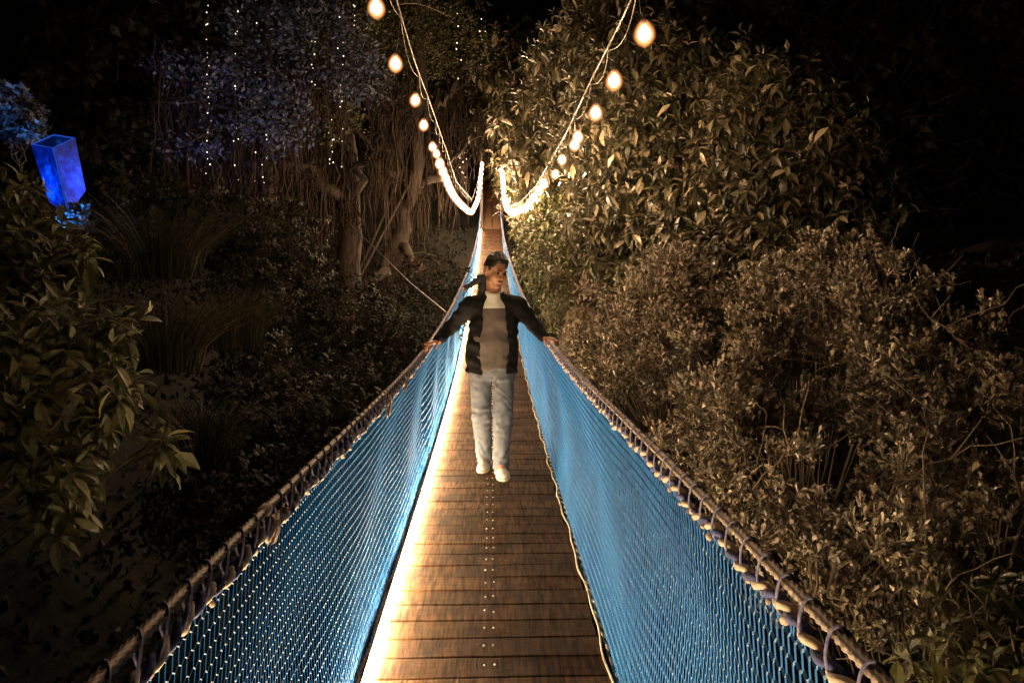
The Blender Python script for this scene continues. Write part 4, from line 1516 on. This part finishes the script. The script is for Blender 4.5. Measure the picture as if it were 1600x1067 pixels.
    def crease(V):
        out = np.zeros(len(V))
        for k_, v in enumerate(V):
            z_ = v[2]
            a = .004 + .007 * math.exp(-((z_ - kz) / .12) ** 2) + .009 * math.exp(-((z_ - .14) / .08) ** 2) + .005 * math.exp(-((z_ - mid[2] + .1) / .1) ** 2)
            out[k_] = a * (mnoise.noise(Vector((v[0] * 16 + z_ * 14, v[1] * 9, z_ * 26 - v[0] * 14))) + .22 * math.sin(z_ * 70 + v[0] * 45 + 9 * mnoise.noise(Vector(v * 7))))
        return out
    parts.append(obj('jeans' if not back_hair else 'trousers', tr.mesh('jeans', crease), mats['jeans']))

    # shoes with soles and laces
    for i_ in range(2):
        a = np.array(an[i_], float)
        f = unit(np.array(toe[i_], float) - a)
        f[2] = 0
        f = unit(f)
        sd = np.array([-f[1], f[0], 0])
        g0 = np.array([a[0], a[1], pose['sole'][i_]])
        sf = Field(g0 - np.array([.17, .24, .03]), g0 + np.array([.17, .2, .16]), vox * .8)
        Rm = np.stack([sd, f, np.array([0, 0, 1.0])], 1)
        sf.el(g0 - f * .03 + (0, 0, .055), (.042, .055, .052), .02, Rm)
        sf.el(g0 + f * .10 + (0, 0, .033), (.05, .085, .036), .025, Rm)
        sf.rc(g0 - f * .02 + (0, 0, .06), a + (0, 0, .015), .045, .05, .02)
        sf.rc(g0 + f * .03 + (0, 0, .075), g0 + f * .10 + (0, 0, .05), .032, .03, .02)
        sf.apply(lambda P: g0[2] + .022 - P[..., 2])
        sh_o = obj('shoe', sf.mesh('shoe'), mats['shoe'])
        parts.append(sh_o)
        so = Field(g0 - np.array([.17, .24, .03]), g0 + np.array([.17, .2, .16]), vox * .8)
        so.el(g0 - f * .03 + (0, 0, .02), (.047, .062, .06), .02, Rm)
        so.el(g0 + f * .10 + (0, 0, .02), (.055, .092, .06), .03, Rm)
        so.apply(lambda P: np.maximum(g0[2] - P[..., 2], P[..., 2] - g0[2] - .0215))
        s2 = obj('sole', so.mesh('sole'), mats['sole'])
        s2.parent = sh_o
        lc = MB()
        for q in range(4):
            c = g0 + f * (.045 + .022 * q) + np.array([0, 0, .1085 - .0105 * q])
            lc.tubes(np.array([c - sd * .022 + (0, 0, -.012), c + (0, 0, .002), c + sd * .022 + (0, 0, -.012)]), .003, 5)
        l2 = lc.build('laces', mats['lace'], None, True)
        l2.parent = sh_o
    if pose.get('earring'):
        c = hp(-.083, .0, -.046)
        parts.append(MB().lathe([(.0005, -.007), (.005, -.004), (.006, .001), (.0005, .006)], c, 8).build('earring', M['screw'], None, True))
    for o in [body] + parts:
        o.parent = t
    t.scale = (scale,) * 3
    return t


M['skin'] = noisy('warm_skin', (.40, .20, .125), (.45, .235, .15), 14, .5, 0, .05, .001, spec=.3)
bsdf(M['skin']).inputs['Subsurface Weight'].default_value = .08
bsdf(M['skin']).inputs['Subsurface Scale'].default_value = .02
M['hair'] = noisy('black_hair', (.008, .006, .005), (.022, .016, .012), 120, .45, 0, .5, .004)
M['eye'] = mat('dark_eye', (.02, .014, .01), .15, 0, .6)
M['lips'] = mat('lips', (.30, .11, .08), .45)
M['jacket'] = noisy('black_knit_jacket', (.006, .006, .007), (.012, .011, .012), 90, .9, 0, .6, .004, spec=.2)
M['jeans'] = noisy('faded_blue_denim', (.10, .12, .155), (.20, .215, .25), 6, .85, 0, .25, .004, (1, 1, .4), spec=.2)
M['shoe'] = noisy('white_shoe_leather', (.55, .52, .46), (.68, .65, .58), 12, .5)
M['sole'] = mat('cream_rubber_sole', (.62, .56, .44), .7)
M['lace'] = mat('brown_lace', (.16, .12, .08), .8)
M['tee'] = mat('two_tone_t_shirt', (.6, .6, .6), .85, 0, .2)
m = M['tee']
tc = nd(m, 'ShaderNodeTexCoord')
sx = nd(m, 'ShaderNodeSeparateXYZ')
lk(m, tc.outputs['Object'], sx.inputs[0])
wv = noise_tex(m, 6, 2)
ad = nd(m, 'ShaderNodeMath', operation='MULTIPLY_ADD')
lk(m, wv, ad.inputs[0])
ad.inputs[1].default_value = .012
lk(m, sx.outputs[2], ad.inputs[2])
gt = nd(m, 'ShaderNodeMath', operation='GREATER_THAN')
lk(m, ad.outputs[0], gt.inputs[0])
gt.inputs[1].default_value = 1.316
lk(m, mixc(m, gt.outputs[0], (.15, .125, .115), (.72, .69, .63)), bsdf(m).inputs['Base Color'])
bump(m, noise_tex(m, 160, 3), .3, .002)

BX, BY, BZ = 0.0, 5.75, float(zdeck(5.75)) + .002
pose = dict(
    lo=(-.62, -.36, -.01), hi=(.62, .36, 1.76), head=(.035, -.04, 1.60), head_rot=(31, 17, 6), neck=(.018, .0, 1.425),
    shoulder=((-.165, .0, 1.318), (.205, .0, 1.318)),
    elbow=((-.335, .10, 1.135), (.345, .10, 1.155)),
    wrist=((-.415, -.03, 1.052), (.405, -.03, 1.078)),
    hand=(((-.75, -.62, -.12), (-.12, .0, .99)), ((.75, -.62, -.12), (.12, .0, .99))),
    hip=((-.085, .0, .87), (.09, .0, .87)),
    knee=((-.083, .03, .46), (.085, -.07, .47)),
    ankle=((-.055, .12, .105), (.068, -.10, .105)),
    toe=((-.07, .02, .04), (.085, -.21, .04)), sole=(.0, .0),
    tee_z=.835, hem_z=.80, open=.098, gap=.003, earring=True)
mats = dict(skin=M['skin'], hair=M['hair'], eye=M['eye'], lips=M['lips'], tee=M['tee'], jacket=M['jacket'], jeans=M['jeans'], shoe=M['shoe'], sole=M['sole'], lace=M['lace'])
person('person', 'man in open black jacket and pale jeans walking with both hands on the rails', (BX, BY, BZ), pose, mats, .0062)

M['dark_cloth'] = noisy('dark_cloth', (.006, .005, .006), (.012, .011, .011), 40, .9, 0, .4, .004)
pose2 = dict(
    lo=(-.62, -.36, -.01), hi=(.62, .36, 1.76), head=(.03, -.02, 1.585), head_rot=(-10, 5, 0), neck=(.02, .0, 1.425),
    shoulder=((-.15, .0, 1.345), (.18, .0, 1.345)),
    elbow=((-.30, .0, 1.22), (.22, .06, 1.08)),
    wrist=((-.46, -.06, 1.15), (.22, -.10, .92)),
    hand=(((-.75, -.62, -.12), (-.12, .0, .99)), ((.1, -.6, -.75), (.9, -.3, .2))),
    hip=((-.085, .0, .87), (.09, .0, .87)),
    knee=((-.083, .0, .46), (.085, -.03, .47)),
    ankle=((-.06, .04, .105), (.07, -.05, .105)),
    toe=((-.07, -.06, .04), (.085, -.15, .04)), sole=(.0, .0),
    tee_z=.835, hem_z=.78, open=.05, gap=.003)
mats2 = dict(mats, tee=M['dark_cloth'], jacket=M['dark_cloth'], jeans=M['dark_cloth'], shoe=M['dark_cloth'])
person('person', 'dark-haired person in black hidden behind the man, one hand on the left rail', (-.075, 12.6, float(zdeck(12.6)) + .002), pose2, mats2, .012, .845, True)
